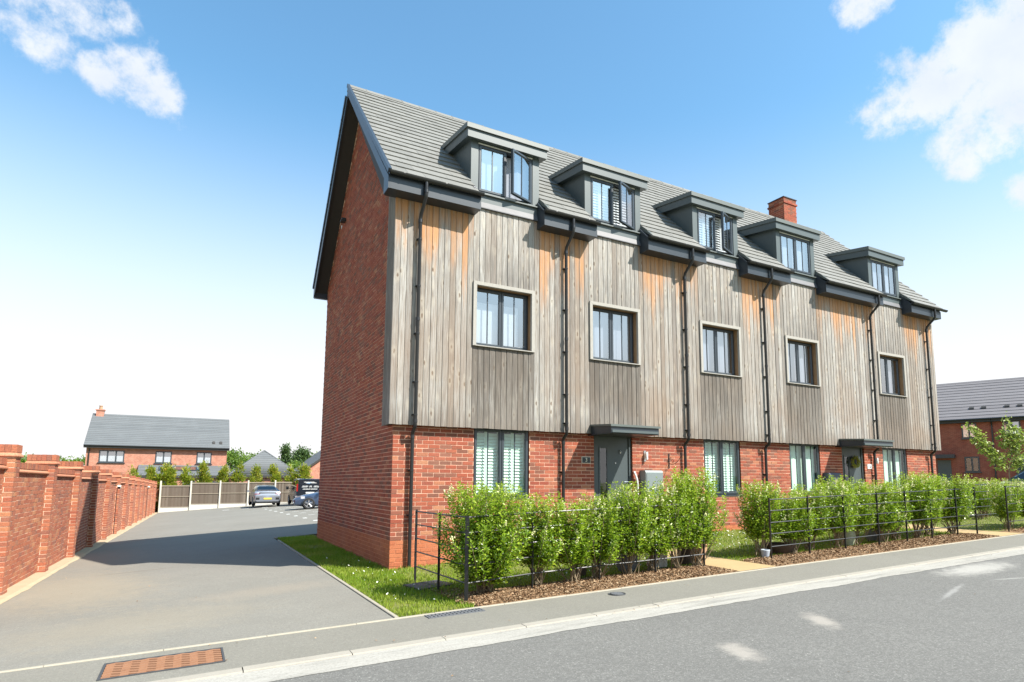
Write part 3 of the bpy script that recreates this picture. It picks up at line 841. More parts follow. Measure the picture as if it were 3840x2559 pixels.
for i in range(len(edges) - 1):
    e0, e1 = edges[i], edges[i + 1]
    n = max(1, round((e1 - e0) / .1255)); w = (e1 - e0) / n
    for j in range(n):
        xc = e0 + (j + .5) * w
        win = i % 2 == 1
        sec = max((min(1, max(0, (min(xc - a, b - xc) + .05) / .18)) for a, b in SECT))
        near = 1.0 if win else max(0, 1 - min(abs(xc - v) for ab in FFW for v in ab) / .30) * .35
        spans = [(ZT, FZ0 + .01), (FZ1 - .01, 7.0)] if win else [(ZT, 7.0)]
        for (z0, z1) in spans:
            o = link('timber_board', board_mesh(w, z0 + random.choice((0, 0, .004, -.004)), z1), B, (xc, TY + random.uniform(-.003, .003), 0))
            below = near if z0 < 3 else 0
            above = near if (z1 > 6 and win) else near * .5
            o.color = (sec * random.uniform(.75, 1), below * random.uniform(.75, 1), above * random.uniform(.6, 1), 1)
for j in range(5):
    for xs_, fl in ((TX0, 1), (TX1, -1)):
        o = link('timber_board', board_mesh(.072, ZT, 6.98 + j * .09, True), B, (xs_ if fl == 1 else xs_, TY + .036 + .024 + j * .097, 0), (0, 0, 0 if fl == 1 else math.pi))
        o.color = (0, .55, .3, 1)

# ------------------------------------------------------------------ windows
def ring(mb, x0, x1, z0, z1, w, y0, y1, m=0, bev=.0):
    mb.box(x0, x1, y0, y1, z0, z0 + w, m); mb.box(x0, x1, y0, y1, z1 - w, z1, m)
    mb.box(x0, x0 + w, y0 + .0005, y1, z0 + w, z1 - w, m); mb.box(x1 - w, x1, y0 + .0005, y1, z0 + w, z1 - w, m)
def bevel_ring(mb, x0, x1, z0, z1, w, y0, y1, ch):
    """mitred frame with a chamfered inner edge"""
    a = [(x0, z0), (x1, z0), (x1, z1), (x0, z1)]
    def inset(d): return [(x0 + d, z0 + d), (x1 - d, z0 + d), (x1 - d, z1 - d), (x0 + d, z1 - d)]
    rings = [(a, y1), (a, y0 + .004), (inset(.004), y0), (inset(w - ch), y0), (inset(w), y0 + ch), (inset(w), y1)]
    V = []
    for pts, y in rings: V += [(x, y, z) for x, z in pts]
    F = []
    for r_ in range(len(rings) - 1):
        for k in range(4):
            F.append((r_ * 4 + k, r_ * 4 + (k + 1) % 4, (r_ + 1) * 4 + (k + 1) % 4, (r_ + 1) * 4 + k))
    mb.add(V, F)
def window(parent, x0, x1, z0, z1, y, blind='curtain', open_deg=0, glass='glass', sill=True, depth=.5, name='window'):
    fw = .032
    mb = MB(); ring(mb, x0, x1, z0, z1, fw, y, y + .07); xm = (x0 + x1) / 2
    mb.box(xm - .016, xm + .016, y + .001, y + .07, z0 + fw, z1 - fw)
    w = mb.build(name, M['anthracite'], parent)
    cw = .055
    for side in (0, 1):
        a, b = (x0 + fw - .012, xm - .004) if side == 0 else (xm + .004, x1 - fw + .012)
        op = side == 1 and open_deg
        ox = b if op else 0
        loc = (b, y - .012, 0) if op else (0, 0, 0)
        rot = (0, 0, R(open_deg) if op else 0)
        yy = y if not op else .012
        mb = MB(); bevel_ring(mb, a - ox, b - ox, z0 + .02, z1 - .02, cw, yy - .014, yy + .045, .016)
        mb.build('casement', M['anthracite'], w, loc=loc, rot=rot)
        gx0, gx1 = a + cw - ox, b - cw - ox
        V = [(gx0, yy + .012, z0 + .02 + cw), (gx1, yy + .012, z0 + .02 + cw), (gx1, yy + .012, z1 - .02 - cw), (gx0, yy + .012, z1 - .02 - cw)]
        o = link('pane', mesh('pane', V, [(0, 1, 2, 3)], M[glass]), w, loc, rot)
        gm = (gx0 + gx1) / 2
        MB().box(gm - .010, gm + .010, yy + .002, yy + .022, z0 + .02 + cw, z1 - .02 - cw).build('glazing_bar', M['anthracite'], w, loc=loc, rot=rot)
        if side == 0 or not op:
            hx = b - .03 if side == 0 else a + .03
            MB().box(hx - .008, hx + .008, y + .046, y + .062, (z0 + z1) / 2 - .05, (z0 + z1) / 2 + .05).build('catch', M['white'], w)
    # what stands behind the glass
    yb = y + .10
    if blind == 'shutter':
        mb = MB()
        for (a, b) in ((x0 + .04, xm - .02), (xm + .02, x1 - .04)):
            for q in range(2):
                c0 = a + (b - a) / 2 * q; c1 = a + (b - a) / 2 * (q + 1)
                ring(mb, c0 + .003, c1 - .003, z0 + .04, z1 - .04, .026, yb, yb + .028)
                n = int((z1 - z0 - .16) / .062)
                for k in range(n):
                    zc = z0 + .09 + (k + .5) * (z1 - z0 - .18) / n
                    t = R(58); hw = .034; th = .004
                    dy, dz_ = math.cos(t) * hw, math.sin(t) * hw
                    pr = [(yb + .014 - dy, zc - dz_), (yb + .014 - dy + th, zc - dz_ - th), (yb + .014 + dy, zc + dz_ - th), (yb + .014 + dy - th, zc + dz_)]
                    mb.prism_x(pr, c0 + .028, c1 - .028, caps=False)
        o = mb.build('shutter', M['blind'], w); o['kind'] = 'stuff'
    elif blind in ('curtain', 'sheet', 'side'):
        spans = {'curtain': [(x0 + .03, x1 - .03)], 'sheet': [(x0 + .03, x1 - .17)], 'side': [(x0 + .03, x0 + .38), (x1 - .42, x1 - .03)]}[blind]
        mb = MB()
        for a, b in spans:
            n = 48; V = []; F = []
            zt = z1 - .04 if blind != 'sheet' else z1 - .26
            amp = .005 if blind != 'sheet' else .0008
            for k in range(n + 1):
                x = a + (b - a) * k / n
                yy = yb + .02 + amp * math.sin(k * .95 + .6 * math.sin(k * .37))
                V += [(x, yy, z0 + .03), (x, yy, zt)]
            for k in range(n): F.append((2 * k, 2 * k + 2, 2 * k + 3, 2 * k + 1))
            mb.add(V, F)
        o = mb.build('curtain' if blind != 'sheet' else 'roller_blind', M['voile'] if glass == 'glass_up' and blind != 'sheet' else M['blind'], w)
    mb = MB(); mb.box(x0, x1, y + .06, y + depth, z0, z1, skip=('f',))
    mb.build('interior', M['dark_room'], w)
    if sill:
        MB().prism_x([(y - .055, z0 - .03), (y - .055, z0 - .012), (y + .02, z0 - .0005), (y + .02, z0 - .03)], x0 - .03, x1 + .03).build('sill', M['anthracite'], w)
    return w
for (a, b), bl in zip(GFW, ('shutter', 'shutter', 'curtain', 'curtain')):
    window(B, a + .004, b - .004, W0 + .03, WTOP - .004, .035, bl, glass='glass_green')
    mbr = MB()
    mbr.box(a - .0, a + .0035, .012, .1, W0, WTOP); mbr.box(b - .0035, b, .012, .1, W0, WTOP); mbr.box(a, b, .012, .10, W0 - .002, W0 + .0)
    mbr.build('window_reveal', M['brick'], B)
for (a, b), bl in zip(FFW, ('sheet', 'curtain', 'curtain', 'curtain', 'side')):
    w = window(B, a + .068, b - .068, FZ0 + .03, FZ1 - .07, .015, bl, glass='glass_up', sill=False)
    mb = MB()
    f0, f1 = TY - .035, TY + .03
    t_ = .07
    V = []
    # mitred surround, top and sides
    mb.add([(a, f0, FZ1), (b, f0, FZ1), (b - t_, f0, FZ1 - t_), (a + t_, f0, FZ1 - t_), (a, f1, FZ1), (b, f1, FZ1), (b - t_, f1, FZ1 - t_), (a + t_, f1, FZ1 - t_)],
           [(3, 2, 1, 0), (0, 1, 5, 4), (7, 6, 2, 3), (0, 4, 7, 3), (1, 2, 6, 5)])
    for s_, xa, xb in ((1, a, a + t_), (-1, b, b - t_)):
        f = f0 + .0015
        q = [(xa, f, FZ0), (xb, f, FZ0), (xb, f, FZ1 - t_), (xa, f, FZ1), (xa, f1, FZ0), (xb, f1, FZ0), (xb, f1, FZ1 - t_), (xa, f1, FZ1)]
        mb.add(q, [(0, 1, 2, 3), (0, 4, 5, 1), (1, 5, 6, 2), (0, 3, 7, 4)])
    o = mb.build('surround', M['trim'], B)
    MB().box(a + t_ - .03, b - t_ + .03, TY - .045, .02, FZ0 - .004, FZ0 + .014).build('sill', M['trim'], o)
    mb = MB(); x0_, x1_, z0_, z1_ = a + t_ - .004, b - t_ + .004, FZ0 + .012, FZ1 - t_ + .004
    mb.add([(x0_, f1 - .02, z0_), (x1_, f1 - .02, z0_), (x1_, f1 - .02, z1_), (x0_, f1 - .02, z1_), (x0_, .05, z0_), (x1_, .05, z0_), (x1_, .05, z1_), (x0_, .05, z1_)],
           [(0, 1, 5, 4), (2, 3, 7, 6), (1, 2, 6, 5), (3, 0, 4, 7)])
    mb.build('reveal_lining', M['lining'], o)

# ------------------------------------------------------------------ roof
mb = MB()
XL, XR = -.345, 17.64
rsl = lambda y: EAVE_Z + SL * (y - EAVE_Y)
for a_, b_ in ((-.345, 1.39), (2.93, 4.117), (5.655, 7.31), (8.845, 10.348), (11.90, 14.45), (16.005, 17.64)): mb.prism_x([(EAVE_Y + .05, EAVE_Z - .03), (.6, rsl(.6) - .045), (.6, rsl(.6) - .12), (EAVE_Y + .15, EAVE_Z - .07)], a_ + .012, b_)
mb.prism_x([(.6, rsl(.6) - .045), (RIDGE_Y, RIDGE_Z - .06), (7.30, RIDGE_Z - .06 - 1.06 * (7.30 - RIDGE_Y)), (7.30, RIDGE_Z - .16 - 1.06 * (7.30 - RIDGE_Y)), (RIDGE_Y, RIDGE_Z - .2), (.6, rsl(.6) - .12)], XL + .012, XR - .012)
mb.build('roof', M['soffit'], B)
DORM = [(1.38, 2.94), (4.107, 5.665), (7.30, 8.855), (10.338, 11.91), (14.44, 16.015)]
DBACK = 1.32
ang = math.atan(SL); S_len = (RIDGE_Z - EAVE_Z) / math.sin(ang); NC = 20; GA = S_len / NC
tile_cache = {}
def tile_shape(w):
    # local: x along eaves, y up the slope, z out of the roof
    a = w / 2 - .0015
    t0, t1 = .034, .006
    V = [(-a, -.02, .0), (a, -.02, .0), (a, GA + .03, -.012), (-a, GA + .03, -.012), (-a, -.02, t0 - .004), (a, -.02, t0 - .004), (a, GA + .03, t1), (-a, GA + .03, t1), (-a, -.012, t0), (a, -.012, t0)]
    F = [(0, 1, 5, 4), (4, 5, 9, 8), (8, 9, 6, 7), (0, 4, 8, 7, 3), (1, 2, 6, 9, 5)]
    return np.array(V), F
tiles = []
TW = .333
for k in range(NC):
    yk = EAVE_Y + k * GA * math.cos(ang); zk = EAVE_Z + k * GA * math.sin(ang)
    a = XL - (TW / 2 if k % 2 else 0) - .01
    while a < XR:
        segs = [(max(a, XL - .015), min(a + TW, XR + .015))]
        if yk < DBACK - .12:
            for d0, d1 in DORM:
                ns = []
                for s0, s1 in segs:
                    if s1 <= d0 or s0 >= d1: ns.append((s0, s1)); continue
                    if s0 < d0: ns.append((s0, d0))
                    if s1 > d1: ns.append((d1, s1))
                segs = ns
        for s0, s1 in segs:
            if s1 - s0 > .03: tiles.append(((s0 + s1) / 2, yk, zk, s1 - s0))
        a += TW
tiles = np.array(tiles)
dist = np.linalg.norm(tiles[:, :3] - CAMP, axis=1)
order = np.argsort(dist - 5 * (tiles[:, 3] > .3))
Rm = Matrix.Rotation(ang, 3, 'X')
Rn = np.array(Rm)
SV, SF = [], []
for q, i in enumerate(order):
    x, y, z, w = tiles[i]
    key = round(w, 3)
    if key not in tile_cache:
        V, F = tile_shape(w); tile_cache[key] = (V, F, None)
    V, F, me = tile_cache[key]
    jit = random.uniform(-.0025, .0025); lift = random.uniform(0, .003)
    if q < 300:
        if me is None:
            me = mesh('roof_tile', V, F, M['tile']); tile_cache[key] = (V, F, me)
        link('roof_tile', me, B, (x, y + jit, z + lift), (ang, 0, 0))
    else:
        o_ = len(SV) and sum(len(v) for v in SV)
        SF += [tuple(i2 + (o_ or 0) for i2 in f) for f in F]
        SV.append(V @ Rn.T + np.array([x, y + jit, z + lift]))
o = link('roof_tiling', mesh('roof_tiling', np.concatenate(SV), SF, M['tile']), B); o['kind'] = 'stuff'
mb = MB()
pr = [(RIDGE_Y - .13, RIDGE_Z - .085), (RIDGE_Y - .12, RIDGE_Z - .055), (RIDGE_Y - .02, RIDGE_Z + .045), (RIDGE_Y + .02, RIDGE_Z + .045), (RIDGE_Y + .12, RIDGE_Z - .055), (RIDGE_Y + .13, RIDGE_Z - .085)]
mb.prism_x(pr, -.222, .222)
mb.prism_x([(y, z + (.008 if 0 < i < 5 else 0)) for i, (y, z) in enumerate(pr)], .200, .228)
rm_ = mesh('ridge_tile', mb.v, mb.f, M['tile'])
for k in range(40):
    link('ridge_tile', rm_, B, (XL + .215 + k * .4475, 0, random.uniform(-.003, .003)))
# verge units, barge boards, soffits
mb = MB().box(-.03, .03, -.02, GA + .012, -.045, .040)
vm = mesh('verge_unit', mb.v, mb.f, M['verge'])
for k in range(NC):
    yk = EAVE_Y + k * GA * math.cos(ang); zk = EAVE_Z + k * GA * math.sin(ang)
    link('verge_unit', vm, B, (XL - .008, yk, zk + .004), (ang + R(1.2), 0, 0))
ang2 = math.atan(1.06)
for k in range(19):
    yk = 7.34 - k * .277 * math.cos(ang2); zk = RIDGE_Z - 1.06 * (7.34 - RIDGE_Y) + k * .277 * math.sin(ang2)
    link('verge_unit', vm, B, (XL - .008, yk, zk + .004), (ang2 + R(1.2), 0, math.pi))
for xa, xb in ((XL - .012, XL + .02), (XR - .02, XR + .012)):
    mb = MB()
    mb.prism_x([(-.45, 6.79), (-.45, 7.02), (RIDGE_Y, RIDGE_Z - .07), (RIDGE_Y, RIDGE_Z - .24), (-.14, 7.10), (-.14, 6.79)], xa, xb)
    mb.prism_x([(RIDGE_Y + .001, RIDGE_Z - .09), (7.28, RIDGE_Z - .09 - 1.06 * (7.28 - RIDGE_Y)), (7.28, 6.80), (7.1, 6.90), (RIDGE_Y + .001, RIDGE_Z - .27)], xa, xb)
    mb.build('bargeboard', M['fascia'], B)
mb = MB()
mb.prism_x([(-.44, 6.795), (-.1, 6.795), (RIDGE_Y, RIDGE_Z - .235), (7.26, 6.85), (7.26, 6.95), (RIDGE_Y, RIDGE_Z - .12), (-.42, 7.1)], XL + .02, .004)
mb.build('verge_soffit', M['soffit'], B)
mb = MB().box(XL, XR, 7.18, 7.29, 6.78, 7.10); mb.build('rear_fascia', M['fascia'], B)
# eaves boxes between the dormers with gutters
for (a, b) in SECT:
    mb = MB()
    mb.prism_x([(-.128, 6.792), (-.452, 6.792), (-.452, 7.06), (-.40, 7.125), (-.128, 7.40)], a + .02, b)
    f = mb.build('eaves_box', M['fascia'], B)
    mb = MB(); n = 9
    yc, zc, r_ = -.512, 7.085, .058
    outer = [(yc + r_ * math.cos(math.pi + math.pi * k / n), zc + r_ * math.sin(math.pi + math.pi * k / n)) for k in range(n + 1)]
    inner = [(yc + (r_ - .005) * math.cos(2 * math.pi - math.pi * k / n), zc + (r_ - .005) * math.sin(2 * math.pi - math.pi * k / n)) for k in range(n + 1)]
    x1_ = b + .01 if b < 17 else 17.86
    mb.prism_x(outer + inner, a - .01, x1_)
    for xe in (a - .012, x1_ - .004): mb.prism_x([(y, z) for y, z in outer], xe, xe + .016)
    for xb_ in np.arange(a + .25, x1_ - .1, .8): mb.prism_x([(yc + (r_ + .004) * math.cos(math.pi + math.pi * k / n), zc + (r_ + .004) * math.sin(math.pi + math.pi * k / n)) for k in range(n + 1)] + [(yc + .06, zc + .004), (yc - .06, zc + .004)], xb_ - .015, xb_ + .015)
    smoothed(mb.build('gutter', M['pipe'], B), 50)
# downpipes
for px in PIPES:
    mb = MB()
    zb_ = float(zlawn(px, 0)) + .03
    yw, yb_ = TY - .075, -.075
    mb.tube([(px, -.512, 7.07), (px, -.512, 6.80), (px, -.49, 6.74), (px, yw - .03, 6.52), (px, yw, 6.44), (px, yw, ZT + .02), (px, yw + .01, ZT - .04), (px, yb_ - .01, ZT - .13), (px, yb_, ZT - .19), (px, yb_, zb_)], .034, 10)
    p_ = smoothed(mb.build('downpipe', M['pipe'], B), 50)
    cm = MB().lathe([(.034, -.035), (.041, -.035), (.041, .035), (.034, .035)], n=10)
    for y, zz in ((-.512, 6.86), (yw, 6.40), (yw, ZT + .07), (yb_, ZT - .21), (yw, 4.52)):
        o = MB().lathe([(.034, -.03), (.041, -.03), (.041, .03), (.034, .03)], (px, y, zz), 10).build('pipe_socket', M['pipe'], p_)
        smoothed(o, 50)
    zz = 6.25
    for y, zz in [(yw, 6.05), (yw, 5.15), (yw, 4.25), (yw, 3.35), (yw, 2.75), (yb_, 1.75), (yb_, .95)]:
        mb = MB().lathe([(.034, -.012), (.040, -.012), (.040, .012), (.034, .012)], (px, y, zz), 10)
        mb.box(px - .05, px + .05, y + .034, y + .075, zz - .012, zz + .012)
        mb.build('pipe_bracket', M['pipe'], p_)

# ------------------------------------------------------------------ dormers
for k, ((a, b), od, bl) in enumerate(zip(DORM, (22, 22, 22, 0, 0), ('curtain', 'shutter', 'shutter', 'curtain', 'curtain'))):
    DY = -.105; wx0, wx1, wz0, wz1 = a + .155, b - .155, 7.335, 8.372
    mb = MB()
    sheet(mb, a, b, 6.96, 8.44, [(wx0, wx1, wz0, wz1)], lambda u, z: (u, DY, z))
    for x, fl in ((a, 0), (b, 1)):
        V = [(x, DY, 6.96), (x, DY, 8.46), (x, DBACK + .2, 8.66), (x, DBACK + .2, 8.3), (x, .1, 6.96)]
        mb.add(V, [tuple(range(5)) if fl else tuple(range(4, -1, -1))])
    for xx in (wx0, wx1):
        mb.add([(xx, DY, wz0), (xx, DY + .06, wz0), (xx, DY + .06, wz1), (xx, DY, wz1)], [(0, 1, 2, 3)])
    mb.add([(wx0, DY, wz1), (wx1, DY, wz1), (wx1, DY + .06, wz1), (wx0, DY + .06, wz1)], [(0, 1, 2, 3)])
    d_ = mb.build('dormer', M['dormer'], B)
    # overhanging roof: fascia band with a projecting metal edge, rising to the back
    sl = .15
    oy = -.225; r0, r1 = a - .125, b + .13
    zt = lambda y: sl * (y - oy)
    mb = MB()
    yb_ = DBACK + .15
    mb.prism_x([(oy, 8.375), (oy, 8.555), (yb_, 8.555 + zt(yb_)), (yb_, 8.375 + zt(yb_))], r0, r1)
    mb.build('dormer_fascia', M['dormer'], d_)
    mb = MB()
    mb.prism_x([(oy - .035, 8.552), (oy - .035, 8.645), (oy - .025, 8.655), (yb_ + .05, 8.655 + zt(yb_ + .06)), (yb_ + .05, 8.556 + zt(yb_ + .05)), ], r0 - .03, r1 + .03)
    mb.build('dormer_roof', M['dormer_edge'], d_)
    # sill, apron and lead skirt below the window
    MB().prism_x([(DY - .075, 7.262), (DY - .075, 7.285), (DY + .03, 7.325), (DY + .03, 7.262)], a + .07, b - .06).build('sill', M['dormer_edge'], d_)
    MB().box(a + .04, b - .02, DY - .025, DY + .01, 7.10, 7.262).build('apron', M['dormer'], d_)
    MB().prism_x([(DY - .03, 7.11), (TY - .045, 6.985), (TY - .045, 6.968), (DY, 6.968), (DY, 7.11)], a + .03, b - .03).build('lead_skirt', M['lead'], d_)
    w = window(B, wx0 + .004, wx1 - .004, wz0 + .004, wz1 - .025, DY + .015, bl, od, 'glass_up', False)
    MB().box(wx0, wx1, DY + .004, DY + .06, wz1 - .023, wz1).build('head_drip', M['white'], w)
    # little lead kicker where cheek meets the eaves
    MB().prism_x([(-.44, 7.14), (-.44, 7.20), (-.09, 7.52), (-.09, 7.42)], a - .05, a + .0).build('flashing', M['lead'], d_)
    MB().prism_x([(-.44, 7.14), (-.44, 7.20), (-.09, 7.52), (-.09, 7.42)], b - .0, b + .07).build('flashing', M['dormer_edge'], d_)

# ------------------------------------------------------------------ doors and canopies
for k, ((a, b), (c0, c1)) in enumerate(zip(DOORS, ((4.205, 5.44), (12.53, 13.84)))):
    z0 = .56
    mb = MB(); ring(mb, a, b, z0, WTOP, .062, .045, .13)
    fr_ = mb.build('door_frame', M['door'], B)
    mb = MB()
    gx0, gx1, gz0, gz1 = a + .20, a + .385, 1.02, 2.28
    sheet(mb, a + .062, b - .062, z0 + .03, WTOP - .062, [(gx0, gx1, gz0, gz1)], lambda u, z: (u, .075, z))
    ring(mb, gx0 - .03, gx1 + .03, gz0 - .03, gz1 + .03, .03, .062, .078)
    d_ = mb.build('door', M['door'], B)
    link('door_pane', mesh('pane', [(gx0, .078, gz0), (gx1, .078, gz0), (gx1, .078, gz1), (gx0, .078, gz1)], [(0, 1, 2, 3)], M['glass']), d_)
    MB().box(gx0 - .02, gx1 + .02, .09, .3, gz0, gz1, skip=('f',)).build('hall', M['dark_room'], d_)
    if k == 0:
        MB().lathe([(.0, .0), (.018, 0), (.018, -.03), (.010, -.035)], (b - .30, .075, 2.24), 10, axis='y').tube([(b - .30, .05, 2.24), (b - .30, .035, 2.21), (b - .30, .04, 2.17)], .011, 6).build('door_knocker', M['chrome'], d_)
        MB().lathe([(.0, -.012), (.013, -.012), (.013, .0)], (b - .42, .075, 1.96), 10, axis='y').build('spyhole', M['chrome'], d_)
        MB().box(a + .40, a + .72, .058, .076, .93, 1.00).build('letter_plate', M['brass'], d_)
    MB().tube([(b - .10, .075, 1.55), (b - .10, .03, 1.55), (b - .22, .025, 1.55)], .011, 8).build('door_handle', M['chrome'], d_)
    MB().box(a, b, -.02, .12, z0 - .04, z0).build('threshold', M['dormer_edge'], fr_)
    mb = MB(); mb.box(a - .1, b + .1, -.55, .0, float(zlawn(a, 0)) - .1, z0 - .045); mb.build('door_step', M['path'], B)
    mb = MB()
    sl = .045
    mb.prism_x([(-.86, 2.545), (-.86, 2.672), (TY, 2.672 + sl), (TY, 2.545), (.0, 2.545), (-.0, 2.53), (-.85, 2.53)], c0, c1)
    cn = mb.build('canopy', M['fascia'], B)
    MB().prism_x([(-.89, 2.668), (-.89, 2.712), (TY + .004, 2.712 + sl), (TY + .004, 2.674 + sl)], c0 - .03, c1 + .03).build('canopy_edge', M['dormer_edge'], cn)
    MB().box(c0 + .02, c1 - .02, -.872, -.858, 2.55, 2.60).build('canopy_fascia', M['dormer'], cn)
# number plaque 3, blank plaque, lamps, meter boxes, bracket, hose
mb = MB().box(4.045, 4.262, -.016, .0, 1.940, 2.080)
pq = mb.build('number_plaque', M['cream'], B)
MB().box(4.053, 4.254, -.019, -.010, 1.948, 2.072).build('plaque_face', M['slate'], pq)
fc = bpy.data.curves.new('numeral', 'FONT'); fc.body = '3'; fc.size = .115; fc.align_x = 'CENTER'; fc.align_y = 'CENTER'; fc.extrude = .0015
tmp = bpy.data.objects.new('numeral_curve', fc); COL.objects.link(tmp)
bpy.context.view_layer.update()
nm = bpy.data.meshes.new_from_object(tmp.evaluated_get(bpy.context.evaluated_depsgraph_get())); nm.materials.clear(); nm.materials.append(M['cream'])
bpy.data.objects.remove(tmp)
link('numeral', nm, pq, (4.1535, -.0215, 2.010), (R(90), 0, 0))
mb = MB().box(13.95, 14.165, -.015, 0, 1.945, 2.075); pq = mb.build('number_plaque', M['white'], B)
MB().box(14.03, 14.10, -.018, -.01, 1.965, 2.02).build('plaque_face', M['meter'], pq)
for x, zc in ((5.745, 2.13), (14.34, 2.18)):
    mb = MB(); mb.lathe([(.0, -.085), (.026, -.085), (.030, -.075), (.030, .075), (.026, .085), (0, .085)], (x, -.07, zc), 14)
    mb.box(x - .028, x + .028, -.055, 0, zc - .05, zc + .05)
    l_ = smoothed(mb.build('wall_lamp', M['white'], B), 45)
    MB().box(x - .03, x + .03, -.012, -.0, zc - .12, zc + .12).build('lamp_backplate', M['chrome'], l_)
def meter(x0, x1, z0, z1, mat, mat2=None):
    pr = [(-.0, z0), (-.205, z0), (-.205, z1 - .05), (-.185, z1 - .012), (-.15, z1), (0, z1)]
    m_ = MB().prism_x(pr, x0, x1).build('meter_box', mat, B)
    MB().box(x0 + .025, x1 - .025, -.214, -.204, z0 + .03, z1 - .075).build('meter_door', mat2 or mat, m_)
meter(5.60, 6.09, 1.02, 1.81, M['meter'])
meter(11.93, 12.44, 1.47, 1.81, M['meter_dark']); meter(11.96, 12.42, 1.02, 1.463, M['white'])
mb = MB()
mb.box(6.435, 6.465, -.010, .0, 1.86, 2.20)
arm = [(6.45, -.012, 2.02)]
for k in range(13): arm.append((6.45, -.02 - .42 * k / 12, 1.97 + .18 * (k / 12) ** 1.6 - .05 * math.sin(k / 12 * math.pi)))
mb.tube(arm, .0065, 6)
for (cy_, cz_, r0_, t0, t1, dirn) in ((-.13, 2.02, .055, 0, 5.2, 1), (-.42, 2.17, .035, 1.2, 6.5, -1), (-.055, 2.10, .035, 0, 5, -1)):
    mb.tube([(6.45, cy_ + r0_ * (1 - .12 * t) * math.cos(t * dirn), cz_ + r0_ * (1 - .12 * t) * math.sin(t * dirn)) for t in np.linspace(t0, t1, 22)], .0055, 6)
mb.build('hanging_bracket', M['black_iron'], B)
MB().tube([(5.415, -.03, 1.78), (5.43, -.05, 1.72), (5.47, -.05, 1.62), (5.50, -.05, 1.48), (5.50, -.05, 1.25)], .022, 8).build('overflow_pipe', M['white'], B)
mb = MB().lathe([(0, -.10), (.05, -.10), (.055, -.02), (.055, .0)], (0, 4.98, 8.34), 12, axis='x'); mb.box(-.13, -.02, 4.9, 5.06, 8.27, 8.30)
mb.build('flue_terminal', M['slate'], B)
MB().box(-.006, .0, 5.40, 5.50, 8.28, 8.36).build('wall_patch', M['white'], B)

# ------------------------------------------------------------------ chimney
cx0, cx1, cy0, cy1, cz = 14.98, 15.66, 3.22, 3.90, 11.62
c_ = MB().box(cx0 + .006, cx1 - .006, cy0 + .006, cy1 - .006, 10.4, cz + .24).build('chimney', M['mortar'], B)
def stack_bricks(x0, x1, y0, y1, z0, z1, dz_=.075):
    cs, hs = [], []
    k = 0; z = z0
    while z < z1 - .01:
        off = .1125 if k % 2 else 0
        for axis in (0, 1):
            lo, hi = (x0, x1) if axis == 0 else (y0, y1)
            a = lo - off
            while a < hi - .02:
                s0, s1 = max(a, lo), min(a + .215, hi)
                if s1 - s0 > .03:
                    if axis == 0:
                        for yy in (y0 + .02, y1 - .02): cs.append(((s0 + s1) / 2, yy, z + .0375)); hs.append(((s1 - s0) / 2, .02, .0325))
                    else:
                        s0 = max(s0, lo + .042); s1 = min(s1, hi - .042)
                        if s1 - s0 > .02:
                            for xx in (x0 + .02, x1 - .02): cs.append((xx, (s0 + s1) / 2, z + .0375)); hs.append((.02, (s1 - s0) / 2, .0325))
                a += .225
        k += 1; z += dz_
    return np.array(cs), np.array(hs)
c1, h1 = stack_bricks(cx0, cx1, cy0, cy1, 10.5, cz)
c2, h2 = stack_bricks(cx0 - .03, cx1 + .03, cy0 - .03, cy1 + .03, cz, cz + .074)
c3, h3 = stack_bricks(cx0, cx1, cy0, cy1, cz + .075, cz + .22)
V, F = box_stack(np.concatenate([c1, c2, c3]), np.concatenate([h1, h2, h3]))
o = link('chimney_brickwork', mesh('chimney_brickwork', V, F, M['brick']), c_); o['kind'] = 'stuff'
MB().box(cx0 - .025, cx1 + .025, cy0 - .025, cy1 + .025, cz + .22, cz + .25).build('chimney_cap', M['slate'], c_)

